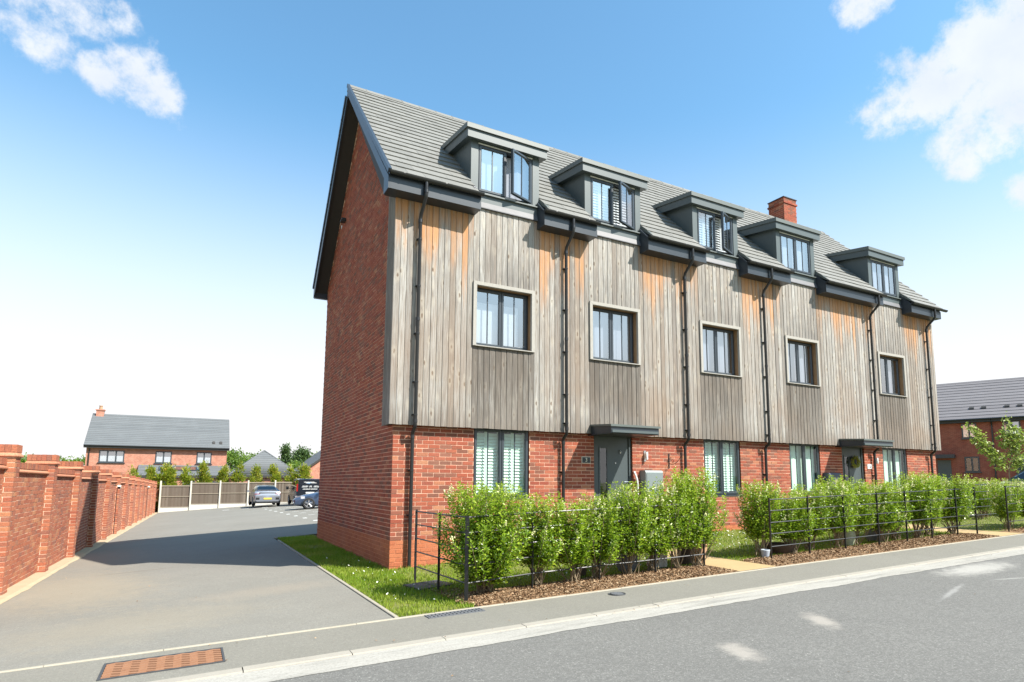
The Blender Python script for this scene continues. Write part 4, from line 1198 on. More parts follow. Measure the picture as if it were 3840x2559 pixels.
# ------------------------------------------------------------------ garden wall on the left
W = thing('garden_wall', 'long red brick boundary wall with capped piers beside the driveway', 'wall')
sets = []; cores = MB(); ends = []
PITCH = 3.1; NB = 15
def add_set(c, h, n): sets.append((np.array(c, float), np.array(h, float), n, 0))
ncs = {(0, -1, 0): ([], []), (1, 0, 0): ([], [])}
mould_pieces = []; cap_pieces = []
for i in range(-1, NB):
    y0 = 1.38 + PITCH * i; zb = float(zwall(y0)); x1 = float(wx(y0)); x0 = x1 - .44; pd = .33
    cores.box(x0 + .006, x1 - .006, y0 + .006, y0 + pd - .006, zb - .3, zb + 2.105)
    for k in range(-2, 28):
        zc = zb + k * .075 + .0375
        rows = [(0, .213), (.225, .44)] if k % 2 == 0 else [(0, .1025), (.1145, .3265), (.3385, .44)]
        for a, b in rows:
            ncs[(0, -1, 0)][0].append((x0 + (a + b) / 2, y0 + .05, zc)); ncs[(0, -1, 0)][1].append(((b - a) / 2, .05, .0315))
        rows = [(.1025, .33)] if k % 2 else [(.1025, .2075), (.2175, .33)]
        for a, b in rows:
            ncs[(1, 0, 0)][0].append((x1 - .05, y0 + (a + b) / 2, zc)); ncs[(1, 0, 0)][1].append((.05, (b - a) / 2 - .001, .0315))
    mould_pieces.append((x0, x1, y0, y0 + pd, zb + 2.105))
    cap_pieces.append((x0, x1, y0, y0 + pd, zb + 2.185))
    if i < NB - 1:
        ya, yb = y0 + pd, y0 + PITCH; xp = float(wx((ya + yb) / 2)) - .11
        cores.box(xp - .215, xp - .006, ya, yb, zb - .3, zb + 1.875)
        for k in range(-2, 25):
            zc = zb + k * .075 + .0375
            a = ya - (.1125 if k % 2 else 0) - .05
            while a < yb:
                L = .213
                s0, s1 = max(a, ya + .004), min(a + L, yb - .004)
                if s1 - s0 > .03:
                    ncs[(1, 0, 0)][0].append((xp - .05, (s0 + s1) / 2, zc)); ncs[(1, 0, 0)][1].append((.05, (s1 - s0) / 2, .0315))
                a += L + .012
        # brick on edge coping over a moulded course
        y = ya + .005
        while y < yb - .06:
            ncs[(1, 0, 0)][0].append((xp - .085, y + .0325, zb + 1.945 + .052)); ncs[(1, 0, 0)][1].append((.105, .0325, .051))
            y += .075
for n_, (c, h) in ncs.items(): add_set(c, h, n_)
cores.build('wall_core', M['wall_mortar'], W)
lay_bricks(W, sets, [M['wallbrick'], M['wallbrick']])
def moulding(name, x0, x1, y0, y1, z, mat, over=.05, hh=.078, parent=W, front_only=False):
    mb = MB()
    lv = [(0, 0), (over * .75, .008), (over, .016), (over, .034), (over * .45, .055), (.0, hh)]
    V = []
    for o_, h_ in lv:
        oy_ = 0 if front_only else o_
        V += [(x0 - (0 if front_only else o_), y0 - oy_, z + h_), (x1 + o_, y0 - oy_, z + h_), (x1 + o_, y1 + oy_, z + h_), (x0 - (0 if front_only else o_), y1 + oy_, z + h_)]
    F = []
    for r_ in range(len(lv) - 1):
        for k in range(4): F.append((r_ * 4 + k, r_ * 4 + (k + 1) % 4, (r_ + 1) * 4 + (k + 1) % 4, (r_ + 1) * 4 + k))
    F += [(3, 2, 1, 0), tuple(len(V) - 4 + q for q in range(4))]
    mb.add(V, F)
    return mb.build(name, mat, parent)
M['mould'] = mat_brick('moulded_brick', [(0, (.50, .215, .12)), (.5, (.56, .26, .15)), (1, (.46, .18, .10))])
for (x0, x1, y0, y1, z) in mould_pieces: moulding('pier_moulding', x0, x1, y0, y1, z, M['mould'], .030)
for (x0, x1, y0, y1, z) in cap_pieces:
    mb = MB()
    n = 6; w_ = (x1 - x0 + .02) / n
    for k in range(n):
        a = x0 - .01 + k * w_
        q = random.uniform(-.002, .002)
        mb.box(a + .003, a + w_ - .003, y0 - .01 + q, y1 + .01 + q, z, z + .118 + q)
    mb.box(x0 + .0, x1 - .0, y0 + .0, y1 - .0, z, z + .112, 1)
    mb.build('pier_cap', [M['wallbrick'], M['mortar']], W)
for i in range(-1, NB - 1):
    y0 = 1.38 + PITCH * i; zb = float(zwall(y0)); xp = float(wx(y0 + 1.7)) - .11
    moulding('coping_moulding', xp - .2, xp, y0 + .33, y0 + PITCH, zb + 1.872, M['mould'], .045, .073, front_only=True)
for (y, lab) in ((15.8, 'cream floodlight with a dark cable on the garden wall near the building shadow'), (32.0, 'small cream light far along the brick garden wall near the fence')):
    x = float(wx(y)); z = 1.36 if y < 20 else 1.22
    t_ = thing('wall_floodlight', lab, 'lamp', (x, y, z), 0, 'lights along the garden wall')
    MB().prism_x([(-.06, -.06), (-.08, .01), (-.04, .06), (.05, .06), (.06, -.04)], .03, .13).build('lamp_housing', M['cream'], t_)
    MB().prism_x([(-.062, -.062), (-.082, .009), (-.086, .0), (-.068, -.068)], .035, .125).build('lamp_glass', M['trimblack'], t_)
    MB().tube([(-.10, 0, .05), (.03, 0, .05), (.06, 0, .02)], .015, 6).build('lamp_bracket', M['black_iron'], t_)
    MB().tube([(.02, .02, -.06), (.02, .0, -.2), (.02, -.05, -1.65)], .012, 6).build('cable', M['black_iron'], t_)

# ------------------------------------------------------------------ estate rail fences
def rail_fence(label, pts, big=(), group='black estate rail fences'):
    f = thing('rail_fence', label, 'fence', (pts[0][0], pts[0][1], float(zlawn(pts[0][0], min(pts[0][1], 0)))), 0, group)
    o0 = Vector(f.location)
    P = [Vector((x, y, float(zlawn(max(x, 0), min(y, 0))))) - o0 for x, y in pts]
    for k, p in enumerate(P):
        s = .022 if k in big else .017
        d = (P[min(k + 1, len(P) - 1)] - P[max(k - 1, 0)]).normalized()
        mb = MB()
        if k in big: mb.box(-s, s, -s, s, -.2, 1.10); mb.prism_z([(-s, -s), (s, -s), (s, s), (-s, s)], 1.1, 1.104)
        else: mb.box(-s, s, -.006, .006, -.2, 1.115)
        mb.build('fence_post', M['black_iron'], f, loc=p, rot=(0, 0, math.atan2(d.y, d.x) + (R(90) if k not in big else 0)))
    segs = [[0]]
    for k in range(1, len(P)):
        segs[-1].append(k)
        if k in big and k < len(P) - 1: segs.append([k])
    for sg in segs:
        for h in (1.085, .885, .675, .475, .25):
            pp = [P[k] + Vector((0, 0, h)) for k in sg]
            MB().tube(pp, .0105 if h < 1 else .0115, 6).build('fence_rail', M['black_iron'], f)
    return f
rail_fence('black metal rail fence with a corner post wrapping the tallest shrub', [(-.02, -1.5), (.0, -2.48), (.03, -3.42), (1.1, -3.22), (2.25, -3.2), (3.32, -3.2), (4.36, -3.2)], (2,))
rail_fence('long black metal rail fence with hedge behind it between the two paths', [(5.98, -3.2), (7.03, -3.2), (8.1, -3.2), (9.2, -3.2), (10.2, -3.2), (11.15, -3.2), (12.2, -3.2), (13.05, -3.2)], ())
rail_fence('black metal rail fence at the picture edge beyond the second path', [(14.2, -3.35), (15.3, -3.35), (16.4, -3.35), (17.5, -3.35)], ())
rail_fence('thin black rail fence standing back on the side lawn', [(14.9, -1.9), (17.0, -1.95), (19.1, -2.0), (21.2, -2.05)], ())

# ------------------------------------------------------------------ leaves
def leaf_mesh(name, P, D, Nn, ln, wd, mat, tint):
    """P base, D direction, Nn normal (all n,3); folded two-triangle leaves"""
    n = len(P)
    S_ = np.cross(D, Nn); S_ /= np.linalg.norm(S_, axis=1)[:, None] + 1e-9
    U = np.cross(S_, D)
    ln = ln[:, None]; wd = wd[:, None]
    mid = P + D * ln * .5
    V = np.stack([P, mid + S_ * wd * .5 + U * wd * .18, P + D * ln - U * ln * .06, mid - S_ * wd * .5 + U * wd * .18], 1).reshape(-1, 3)
    b = 4 * np.arange(n)[:, None]
    F = np.concatenate([b + np.array([[0, 1, 2]]), b + np.array([[0, 2, 3]])], 1).reshape(-1, 3)
    return mesh(name, V, F, mat, attrs={'tint': np.repeat(tint, 4)})
def unit(a): return a / (np.linalg.norm(a, axis=1)[:, None] + 1e-9)
def make_privet(seed, h, r, n_shoot, leaves, bare=.3, blossom=.3):
    g_ = np.random.default_rng(seed)
    th = g_.uniform(0, 2 * np.pi, n_shoot); rr = np.sqrt(g_.uniform(0, 1, n_shoot))
    zt = h * (g_.uniform(.35, 1.0, n_shoot) ** .75); zt = np.where(g_.random(n_shoot) < .35, h * g_.uniform(.86, 1.05, n_shoot), zt)
    # vase shaped, fuller half way up
    prof = np.interp(zt / h, [0, .2, .45, .75, 1.05], [.30, .75, 1.0, .95, .62])
    tip = np.stack([rr * r * prof * np.cos(th), rr * r * prof * np.sin(th), zt], 1)
    tip[:, :2] += g_.normal(0, .04, (n_shoot, 2))
    base = np.stack([g_.normal(0, .05, n_shoot), g_.normal(0, .05, n_shoot), np.zeros(n_shoot)], 1)
    ctrl = base * .3 + tip * np.array([.75, .75, .55]) + np.concatenate([g_.normal(0, .05, (n_shoot, 2)), np.zeros((n_shoot, 1))], 1)
    t = g_.uniform(0, 1, (n_shoot, leaves)) ** .8
    lo = np.clip(bare * h / zt, .1, .8) * .8
    t = lo[:, None] + (1 - lo[:, None]) * t
    t3 = t[..., None]
    pt = (1 - t3) ** 2 * base[:, None] + 2 * t3 * (1 - t3) * ctrl[:, None] + t3 ** 2 * tip[:, None]
    tg = 2 * (1 - t3) * (ctrl - base)[:, None] + 2 * t3 * (tip - ctrl)[:, None]
    pt = pt.reshape(-1, 3); tg = unit(tg.reshape(-1, 3)); tt = t.reshape(-1)
    n = len(pt)
    spread = .10 * (1 - .78 * tt ** 2)
    side = unit(np.cross(tg, g_.normal(size=(n, 3))))
    pt = pt + side * (spread * g_.uniform(0, 1, n))[:, None]
    D = unit(side * .9 + tg * .55 + g_.normal(0, .25, (n, 3)))
    Nn = unit(tg + g_.normal(0, .45, (n, 3)) + np.array([0, 0, .35]))
    ln = g_.uniform(.046, .076, n) * (1.05 - .38 * tt); wd = ln * g_.uniform(.46, .60, n)
    up = np.clip((pt[:, 2] / h - .5) * 1.3, 0, 1)
    tint = np.clip((tt ** 4) * up * .75 + g_.normal(0, .05, n) + .08 * up, 0, 1)
    fol = leaf_mesh('foliage', pt, D, Nn, ln, wd, M['privet'], tint)
    # blossom panicles on some shoot ends
    sel = np.where((g_.random(n_shoot) < blossom * 1.6) & (zt > h * .35) & (zt < h * .97))[0]
    P = []
    for s_ in sel:
        c0 = tip[s_]; d_ = unit((tip[s_] - ctrl[s_])[None])[0]
        for q in range(34):
            f = g_.uniform(0, 1); P.append(c0 + d_ * (f * .10 - .03) + g_.normal(0, .019 * (1.1 - f), 3))
    blo = None
    if len(P):
        P = np.array(P); n = len(P)
        A = unit(g_.normal(size=(n, 3))); B_ = unit(np.cross(A, g_.normal(size=(n, 3)))); s1 = g_.uniform(.006, .012, (n, 1))
        V = np.stack([P - A * s1, P - B_ * s1, P + A * s1, P + B_ * s1], 1).reshape(-1, 3)
        blo = mesh('blossom', V, np.arange(4 * n).reshape(n, 4), M['blossom'])
    mb = MB()
    for s_ in np.argsort(-rr * 0 + g_.random(n_shoot))[:max(6, n_shoot // 7)]:
        pts = []
        for q in np.linspace(0, .97, 6): pts.append((1 - q) ** 2 * base[s_] + 2 * q * (1 - q) * ctrl[s_] + q * q * tip[s_])
        mb.tube(pts, [.009, .008, .006, .005, .004, .003], 5, caps=False)
    stm = mesh('stems', mb.v, mb.f, M['stem'])
    return fol, blo, stm
VAR = {'tall': [make_privet(11, 1.48, .72, 300, 78, .12, .10)],
       'mid': [make_privet(20 + k, 1.22 + .07 * k, .48 + .02 * k, 140, 66, .27, (.16, .24, .12, .2)[k]) for k in range(4)],
       'far': [make_privet(40 + k, 1.32, .48, 100, 50, .25, .28) for k in range(2)]}
HEDGE = [ # x, y, variant, scale, turn, label
 (.46, -2.84, ('tall', 0), (1, 1, 1.0), .3, 'widest and tallest leafy shrub filling the fence corner by the drain cover'),
 (1.32, -2.82, ('mid', 0), (1, 1, 1.05), 1.0, 'green shrub just beside the tallest corner shrub below the first shuttered window'),
 (1.86, -2.88, ('mid', 1), (.95, 1, .90), 2.2, 'low cream flowering shrub between the corner shrub and the tall dark planter'),
 (2.36, -2.84, ('mid', 2), (1, 1, .92), 4.0, 'shrub with cream flowers standing over the tall dark brown planter'),
 (2.92, -2.86, ('mid', 3), (1, 1, .98), .4, 'flowering shrub in front of the grey door with number three'),
 (3.42, -2.80, ('mid', 0), (.9, 1, 1.02), 3.4, 'shrub with pale stems above the dark grey pot'),
 (3.92, -2.82, ('mid', 3), (1, 1, 1.02), 2.6, 'yellowish flowering shrub in front of the grey meter box'),
 (4.42, -2.78, ('mid', 2), (1.1, 1, 1.18), 5.2, 'tall spiky shrub at the path entrance above the terracotta planter'),
 (6.22, -2.66, ('mid', 1), (1, 1, 1.06), .9, 'leaning leafy shrub beside the small white pot across the path'),
 (6.95, -2.62, ('mid', 0), (1, 1, .96), 5.0, 'shrub over the wide brown bowl behind the rail fence'),
 (7.62, -2.66, ('mid', 2), (1.05, 1, .92), 2.0, 'shrub below the downpipe after the second shuttered window'),
 (8.32, -2.62, ('mid', 3), (1.05, 1, .98), 3.0, 'dense flowering shrub just before the pale green pot'),
 (9.10, -2.66, ('mid', 1), (1.05, 1, 1.02), 4.4, 'shrub behind the pale green pot and the third ground floor window'),
 (9.80, -2.62, ('mid', 0), (1.1, 1, 1.02), 2.9, 'shrub below the dark blue meter box'),
 (10.45, -2.66, ('mid', 2), (1.1, 1, .94), .2, 'yellow tipped shrub in front of the door with the wreath'),
 (11.15, -2.62, ('mid', 3), (1.15, 1, 1.0), 5.6, 'flowering shrub just past the wreath door'),
 (11.85, -2.66, ('mid', 1), (1.1, 1, 1.08), 3.9, 'shrub before the last ground floor window of the terrace'),
 (12.55, -2.66, ('mid', 2), (1.1, 1, 1.0), 2.4, 'last shrub of the long fence beside the second path'),
 (14.85, -2.95, ('far', 0), (.95, 1, .92), .6, 'yellowish shrub behind the fence post beyond the second path'),
 (15.6, -2.95, ('far', 1), (1, 1, .88), 1.6, 'bright green shrub cut by the picture edge'),
 (16.3, -2.9, ('far', 0), (1, 1, .86), 3.6, 'shrub hidden at the picture edge behind the end rail fence'),
 (17.4, -1.2, ('far', 1), (1.2, 1.2, .88), 2.6, 'shrub on the side lawn behind the thin rail fence'),
 (18.4, -.9, ('far', 0), (1.3, 1.2, .86), .6, 'flat topped shrub on the side lawn in front of the pale car'),
 (19.4, -1.0, ('far', 1), (1.3, 1.2, .85), 4.6, 'green shrub on the side lawn below the young tree'),
 (17.0, .6, ('far', 0), (1.4, 1.3, .92), 5.6, 'bushy shrub just beyond the end of the terrace'),
 (18.2, 1.0, ('far', 1), (1.4, 1.3, .86), 3.1, 'shrub before the shaded brick house by its door canopy'),
 (20.4, -1.2, ('far', 0), (1.3, 1.2, .84), 2.2, 'shrub far along the side lawn near the pale car roof'),
]
for i_, (x, y, (kind, k), sc, rz, lab) in enumerate(HEDGE):
    fol, blo, stm = VAR[kind][k]
    s_ = thing('privet_shrub', lab, 'shrub', (x, y - ((.20 if x < 5 else .10 + .16 * (i_ % 2)) if y < -2.5 else 0), float(zlawn(x, min(y, 0))) + .02), rz, 'hedge shrubs behind the rail fences')
    s_.scale = sc
    link('foliage', fol, s_)
    if blo: link('blossom', blo, s_)
    link('stems', stm, s_)

# ------------------------------------------------------------------ pots and small things
def pot(label, x, y, prof, mat, name='flower_pot', soil=True):
    z = float(zlawn(x, y)) + .02
    o = MB().lathe(prof, n=18).build(name, mat, None, loc=(x, y, z))
    smoothed(o, 40); tag(o, label, 'pot', 'pots among the hedge')
    return o
pot('tall square dark brown planter among the shrub stems', 2.30, -2.62, [(.0, 0), (.085, 0), (.12, .55), (.125, .56), (.105, .56), (.09, .45), (0, .45)], M['brownpot'])
pot('round dark grey pot under the shrubs before the grey door', 3.17, -2.66, [(0, 0), (.13, 0), (.175, .10), (.185, .24), (.165, .30), (.15, .30), (.15, .24), (0, .23)], M['greypot'])
pot('pale square grey pot between stems near the path', 3.84, -2.62, [(0, 0), (.14, 0), (.17, .02), (.18, .27), (.16, .28), (.15, .22), (0, .22)], M['gravel_board'])
pot('wooden brown barrel planter at the path entrance', 4.52, -2.60, [(0, 0), (.14, 0), (.17, .45), (.18, .46), (.15, .46), (.14, .4), (0, .4)], M['brownpot'])
pot('round terracotta pot with a rim beside the path', 4.78, -2.62, [(0, 0), (.11, 0), (.17, .30), (.20, .31), (.20, .40), (.17, .40), (.16, .32), (0, .32)], M['terracotta'])
pot('small pale blue pot at the start of the far hedge', 6.12, -2.95, [(0, 0), (.06, 0), (.085, .14), (.075, .15), (.06, .12), (0, .12)], M['whitepot'])
pot('wide shallow brown bowl planter behind the rail fence', 6.78, -2.72, [(0, 0), (.18, 0), (.30, .16), (.31, .19), (.27, .19), (.24, .14), (0, .13)], M['brownpot'])
pot('pale green glazed pot behind the long rail fence', 8.95, -2.66, [(0, 0), (.12, 0), (.17, .16), (.175, .30), (.15, .33), (.13, .30), (0, .28)], M['greenpot'])
pot('grey round pot under the shrubs near the wreath door', 9.95, -2.6, [(0, 0), (.12, 0), (.16, .12), (.16, .26), (.14, .27), (.12, .22), (0, .2)], M['greypot'])
# wreath on the second door
wr = thing('door_wreath', 'round woven wreath of leaves hanging on the second grey door', 'wreath', (13.42, .035, 2.13))
V = []; F = []
for k in range(26):
    a = 2 * math.pi * k / 26
    V += [((.14 + .025 * math.cos(b)) * math.cos(a), .025 * math.sin(b), (.14 + .025 * math.cos(b)) * math.sin(a)) for b in np.linspace(0, 2 * math.pi, 7)[:-1]]
for k in range(26):
    for j in range(6): F.append((k * 6 + j, ((k + 1) % 26) * 6 + j, ((k + 1) % 26) * 6 + (j + 1) % 6, k * 6 + (j + 1) % 6))
MB().add(V, F).build('wreath_ring', M['bark'], wr)
n = 340; a = rng.uniform(0, 2 * np.pi, n); b = rng.uniform(0, 2 * np.pi, n)
P = np.stack([(.14 + .04 * np.cos(b)) * np.cos(a), -.01 - .04 * np.abs(np.sin(b)), (.14 + .04 * np.cos(b)) * np.sin(a)], 1)
D = unit(np.stack([-np.sin(a), -.4 + 0 * a, np.cos(a)], 1) + rng.normal(0, .5, (n, 3)))
link('wreath_leaves', leaf_mesh('wreath_leaves', P, D, unit(rng.normal(0, 1, (n, 3))), rng.uniform(.035, .06, n), rng.uniform(.018, .03, n), M['laurel'], rng.uniform(0, 1, n)), wr)

# ------------------------------------------------------------------ covers in the ground
def cover_plate(name, label, x0, x1, y0, y1, mat, mat2, tread, cat='drain cover', rz=0, zf=zpav, dz=.004):
    xc, yc = (x0 + x1) / 2, (y0 + y1) / 2
    t_ = thing(name, label, cat, (xc, yc, float(zf(xc)) + dz), rz)
    t_.rotation_euler = (0, -math.atan(.025), rz)
    hx, hy = (x1 - x0) / 2, (y1 - y0) / 2
    mb = MB()
    mb.box(-hx, hx, -hy, -hy + .018, -.03, .006); mb.box(-hx, hx, hy - .018, hy, -.03, .006); mb.box(-hx, -hx + .018, -hy + .018, hy - .018, -.03, .006); mb.box(hx - .018, hx, -hy + .018, hy - .018, -.03, .006)
    mb.build('cover_frame', mat2, t_)
    MB().box(-hx + .018, hx - .018, -hy + .018, hy - .018, -.03, -.010).build('cover_lid', mat2, t_)
    tread(hx - .022, hy - .022, t_, mat)
    return t_
def wave_tread(hx, hy, t_, mat):
    mb = MB()
    nr = 6; pitch = 2 * hy / nr; nx = 14
    for r_ in range(nr):
        yc = -hy + (r_ + .5) * pitch
        xs_ = np.linspace(-hx, hx, nx + 1)
        w_ = pitch * .24
        zig = [pitch * .17 * (1 if k % 2 else -1) for k in range(nx + 1)]
        for k in range(nx):
            a, b = xs_[k], xs_[k + 1]
            y0, y1 = np.clip(yc + zig[k], -hy + w_, hy - w_), np.clip(yc + zig[k + 1], -hy + w_, hy - w_)
            V = [(a, y0 - w_, -.011), (b, y1 - w_, -.011), (b, y1 + w_, -.011), (a, y0 + w_, -.011), (a, y0 - w_, .007), (b, y1 - w_, .007), (b, y1 + w_, .007), (a, y0 + w_, .007)]
            mb.add(V, [(4, 5, 6, 7), (0, 1, 5, 4), (2, 3, 7, 6)])
    o = mb.build('wave_tread', mat, t_); o['kind'] = 'stuff'
def bar_tread(hx, hy, t_, mat):
    mb = MB(); n = int(2 * hx / .045)
    for k in range(n):
        xc = -hx + (k + .5) * 2 * hx / n
        mb.box(xc - .013, xc + .013, -hy, hy, -.004, .006)
    mb.box(-hx, hx, -.012, .012, -.004, .004)
    o = mb.build('grate_bars', mat, t_); o['kind'] = 'stuff'
def rib_tread(hx, hy, t_, mat):
    mb = MB(); n = 15
    for k in range(n):
        yc = -hy + (k + .5) * 2 * hy / n
        mb.box(-hx, -.012, yc - hy / n * .6, yc + hy / n * .6, -.004, .005); mb.box(.012, hx, yc - hy / n * .6, yc + hy / n * .6, -.004, .005)
    o = mb.build('rib_tread', mat, t_); o['kind'] = 'stuff'
cover_plate('water_cover', 'rusty iron cover with wavy tread in the pavement by the driveway', -3.70, -2.755, -4.52, -3.985, M['rust'], M['iron_dark'], wave_tread, 'manhole cover')
cover_plate('channel_grate', 'long narrow grey grate set in the pavement below the grass corner', -.65, .05, -3.965, -3.785, M['iron'], M['iron'], bar_tread)
cover_plate('chamber_cover', 'dark ribbed square cover sunk in the grass by the fence corner', -.26, .32, -2.24, -1.74, M['iron'], M['iron_dark'], rib_tread, rz=R(12), dz=.035)
rc = thing('stopcock_cover', 'small round dark grey cover in the pavement below the hedge', 'drain cover', (1.95, -4.04, float(zpav(1.95)) + .003)); rc.rotation_euler = (0, -math.atan(.025), 0)
MB().lathe([(.0, .006), (.088, .006), (.092, .0), (.11, .0), (.112, .005), (.118, .005), (.118, -.02)], n=28).build('cover_frame', M['iron_dark'], rc)
mb = MB()
for k in range(-3, 4):
    w_ = math.sqrt(max(0, .08 ** 2 - (k * .022) ** 2)); mb.box(-w_, w_, k * .022 - .006, k * .022 + .006, .006, .010)
mb.build('rib_tread', M['iron'], rc)

# ------------------------------------------------------------------ cars
def car(name, label, loc, rz, paint, st, wheels, wr=.32, parts=None, glass_rows=True, group='parked cars', cat='car', cabin=None):
    t_ = thing(name, label, cat, loc, rz, group)
    # stations along x (nose at x=0, tail at x=len)
    V = []; n = 9
    for (s_, zl, zb, zr, w, wrf) in st:
        half = [(0, zl), (w * .80, zl), (w * .96, zl + .10), (w, zl + (zb - zl) * .55), (w * .965, zb - .03), (w * .95, zb), (wrf, zr - .05 if zr - zb > .15 else zb + (zr - zb) * .6), (wrf * .86, zr - .008), (0, zr)]
        V += [(s_, -y, z) for y, z in half] + [(s_, y, z) for y, z in half[1:-1][::-1]]
    m_ = 2 * n - 2
    F = []; mi = []
    for i in range(len(st) - 1):
        a, b = st[i], st[i + 1]
        cab = (a[3] - a[2] > .18) or (b[3] - b[2] > .18)
        both = (a[3] - a[2] > .18) and (b[3] - b[2] > .18)
        slope = abs(a[3] - b[3]) / (b[0] - a[0])
        for k in range(m_):
            kk = k if k < n - 1 else m_ - 1 - k
            F.append((i * m_ + k, (i + 1) * m_ + k, (i + 1) * m_ + (k + 1) % m_, i * m_ + (k + 1) % m_))
            g_ = 0
            if cab and kk == 5: g_ = 1
            if cab and not both and kk in (6, 7): g_ = 1
            if both and slope > .30 and kk in (6, 7): g_ = 1
            mi.append(g_)
    F += [tuple(range(m_)), tuple(range(len(st) * m_ - 1, (len(st) - 1) * m_ - 1, -1))]; mi += [0, 0]
    mb = MB(); mb.v = V; mb.k = len(V); mb.f = [f for f, q in zip(F, mi) if q == 0]; mb.mi = [0] * len(mb.f)
    body = mb.build('body', paint, t_)
    smoothed(body, 32)
    mb = MB(); mb.v = [(x, y, z) for x, y, z in V]; mb.k = len(V); mb.f = [f for f, q in zip(F, mi) if q == 1]; mb.mi = [0] * len(mb.f)
    gl = mb.build('windows', M['carglass'], t_)
    MB().box(st[1][0] + .1, st[-2][0] - .1, -.6, .6, .3, .75).build('seats', M['trimblack'], t_)
    for (sx, hw) in wheels:
        for sd in (-1, 1):
            wg = MB().lathe([(wr * .66, -.10), (wr * .9, -.105), (wr, -.07), (wr, .07), (wr * .9, .105), (wr * .66, .10)], n=26, axis='y').build('wheel', M['tyre'], t_, loc=(sx, sd * (hw - .085), wr))
            smoothed(wg, 40)
            mb = MB().lathe([(0, sd * .075), (wr * .16, sd * .085), (wr * .16, sd * .07)], n=12, axis='y')
            for q in range(5):
                for dq in (-.16, .16):
                    a = 2 * math.pi * q / 5 + .3
                    p0 = Vector((math.cos(a) * wr * .1, sd * .078, math.sin(a) * wr * .1)); p1 = Vector((math.cos(a + dq) * wr * .66, sd * .088, math.sin(a + dq) * wr * .66))
                    mb.tube([p0, p1], .016, 5)
            mb.lathe([(wr * .60, sd * .06), (wr * .70, sd * .098), (wr * .70, sd * .05)], n=26, axis='y')
            mb.build('rim', M['alloy'], wg)
            MB().lathe([(0, sd * .03), (wr * .66, sd * .03)], n=20, axis='y').build('brake_disc', M['trimblack'], wg)
            arch = MB().lathe([(wr * 1.02, sd * -.02), (wr * 1.16, sd * .078), (wr * 1.16, sd * -.02)], n=26, axis='y').build('wheel_arch', M['trimblack'], t_, loc=(sx, sd * (hw - .085), wr + .01))
    return t_
hatch = [(0, .30, .50, .55, .62, .5), (.12, .20, .60, .66, .78, .62), (.5, .17, .74, .80, .86, .70), (1.15, .17, .86, .93, .89, .74), (1.3, .17, .90, .97, .90, .72), (2.0, .17, .93, 1.42, .90, .60), (2.7, .17, .94, 1.45, .90, .60), (3.35, .17, .95, 1.38, .90, .58), (4.05, .19, 1.00, 1.10, .88, .66), (4.30, .24, .96, 1.00, .86, .70), (4.42, .30, .72, .76, .80, .66)]
# the silver hatchback shows its tail
sv = car('parked_car', 'silver hatchback parked tail out against the wooden fence', (2.20 + .0, 38.5, -.11), 0, M['car_silver'], hatch, ((.85, .89), (3.5, .89)), .33)
sv.location = (1.70, 36.4 + 4.42, -.14); sv.rotation_euler = (0, 0, R(-90))
for sd in (-1, 1):
    MB().box(4.30, 4.385, sd * .50, sd * .83, .82, .865).build('tail_lamp', M['redlamp'], sv)
    MB().tube([(1.45, sd * .90, .98), (1.42, sd * 1.02, 1.0)], .02, 6).box(1.36, 1.48, sd * .98 if sd > 0 else -1.12, 1.12 if sd > 0 else -.98, .95, 1.08).build('door_mirror', M['car_silver'], sv)
    MB().box(4.36, 4.43, sd * .52, sd * .76, .45, .60).build('bumper_vent', M['trimblack'], sv)
MB().box(4.40, 4.445, -.26, .26, .47, .58).build('number_plate', M['plate_yellow'], sv)
MB().box(4.02, 4.12, -.62, .62, 1.10, 1.125).build('spoiler', M['car_silver'], sv)
MB().box(4.22, 4.36, -.55, .55, .86, .955).build('lower_rear_window', M['carglass'], sv)
MB().box(4.20, 4.43, -.72, .72, .22, .33).build('rear_diffuser', M['trimblack'], sv)
# dark blue-grey hatchback pointing out of its bay
bl = car('parked_car', 'metallic blue car with its front showing past the brick gable', (2.15, 27.55, -.01), R(-8), M['car_blue'], hatch, ((.85, .89), (3.5, .89)), .33)
for sd in (-1, 1):
    MB().prism_z([(.10, sd * .52), (.42, sd * .84), (.62, sd * .865), (.50, sd * .70), (.20, sd * .50)], .60, .735).build('headlight', M['clearlamp'], bl)
    MB().lathe([(0, 0), (.06, 0), (.06, .04)], (.02, sd * .62, .38), 12, axis='x').build('fog_lamp', M['clearlamp'], bl)
    MB().tube([(1.45, sd * .90, .98), (1.42, sd * 1.02, 1.0)], .02, 6).box(1.36, 1.48, sd * .98 if sd > 0 else -1.12, 1.12 if sd > 0 else -.98, .95, 1.08).build('door_mirror', M['car_blue'], bl)
MB().box(-.02, .10, -.45, .45, .36, .52).build('grille', M['trimblack'], bl)
MB().box(-.035, -.01, -.26, .26, .40, .51).build('number_plate', M['plate_white'], bl)
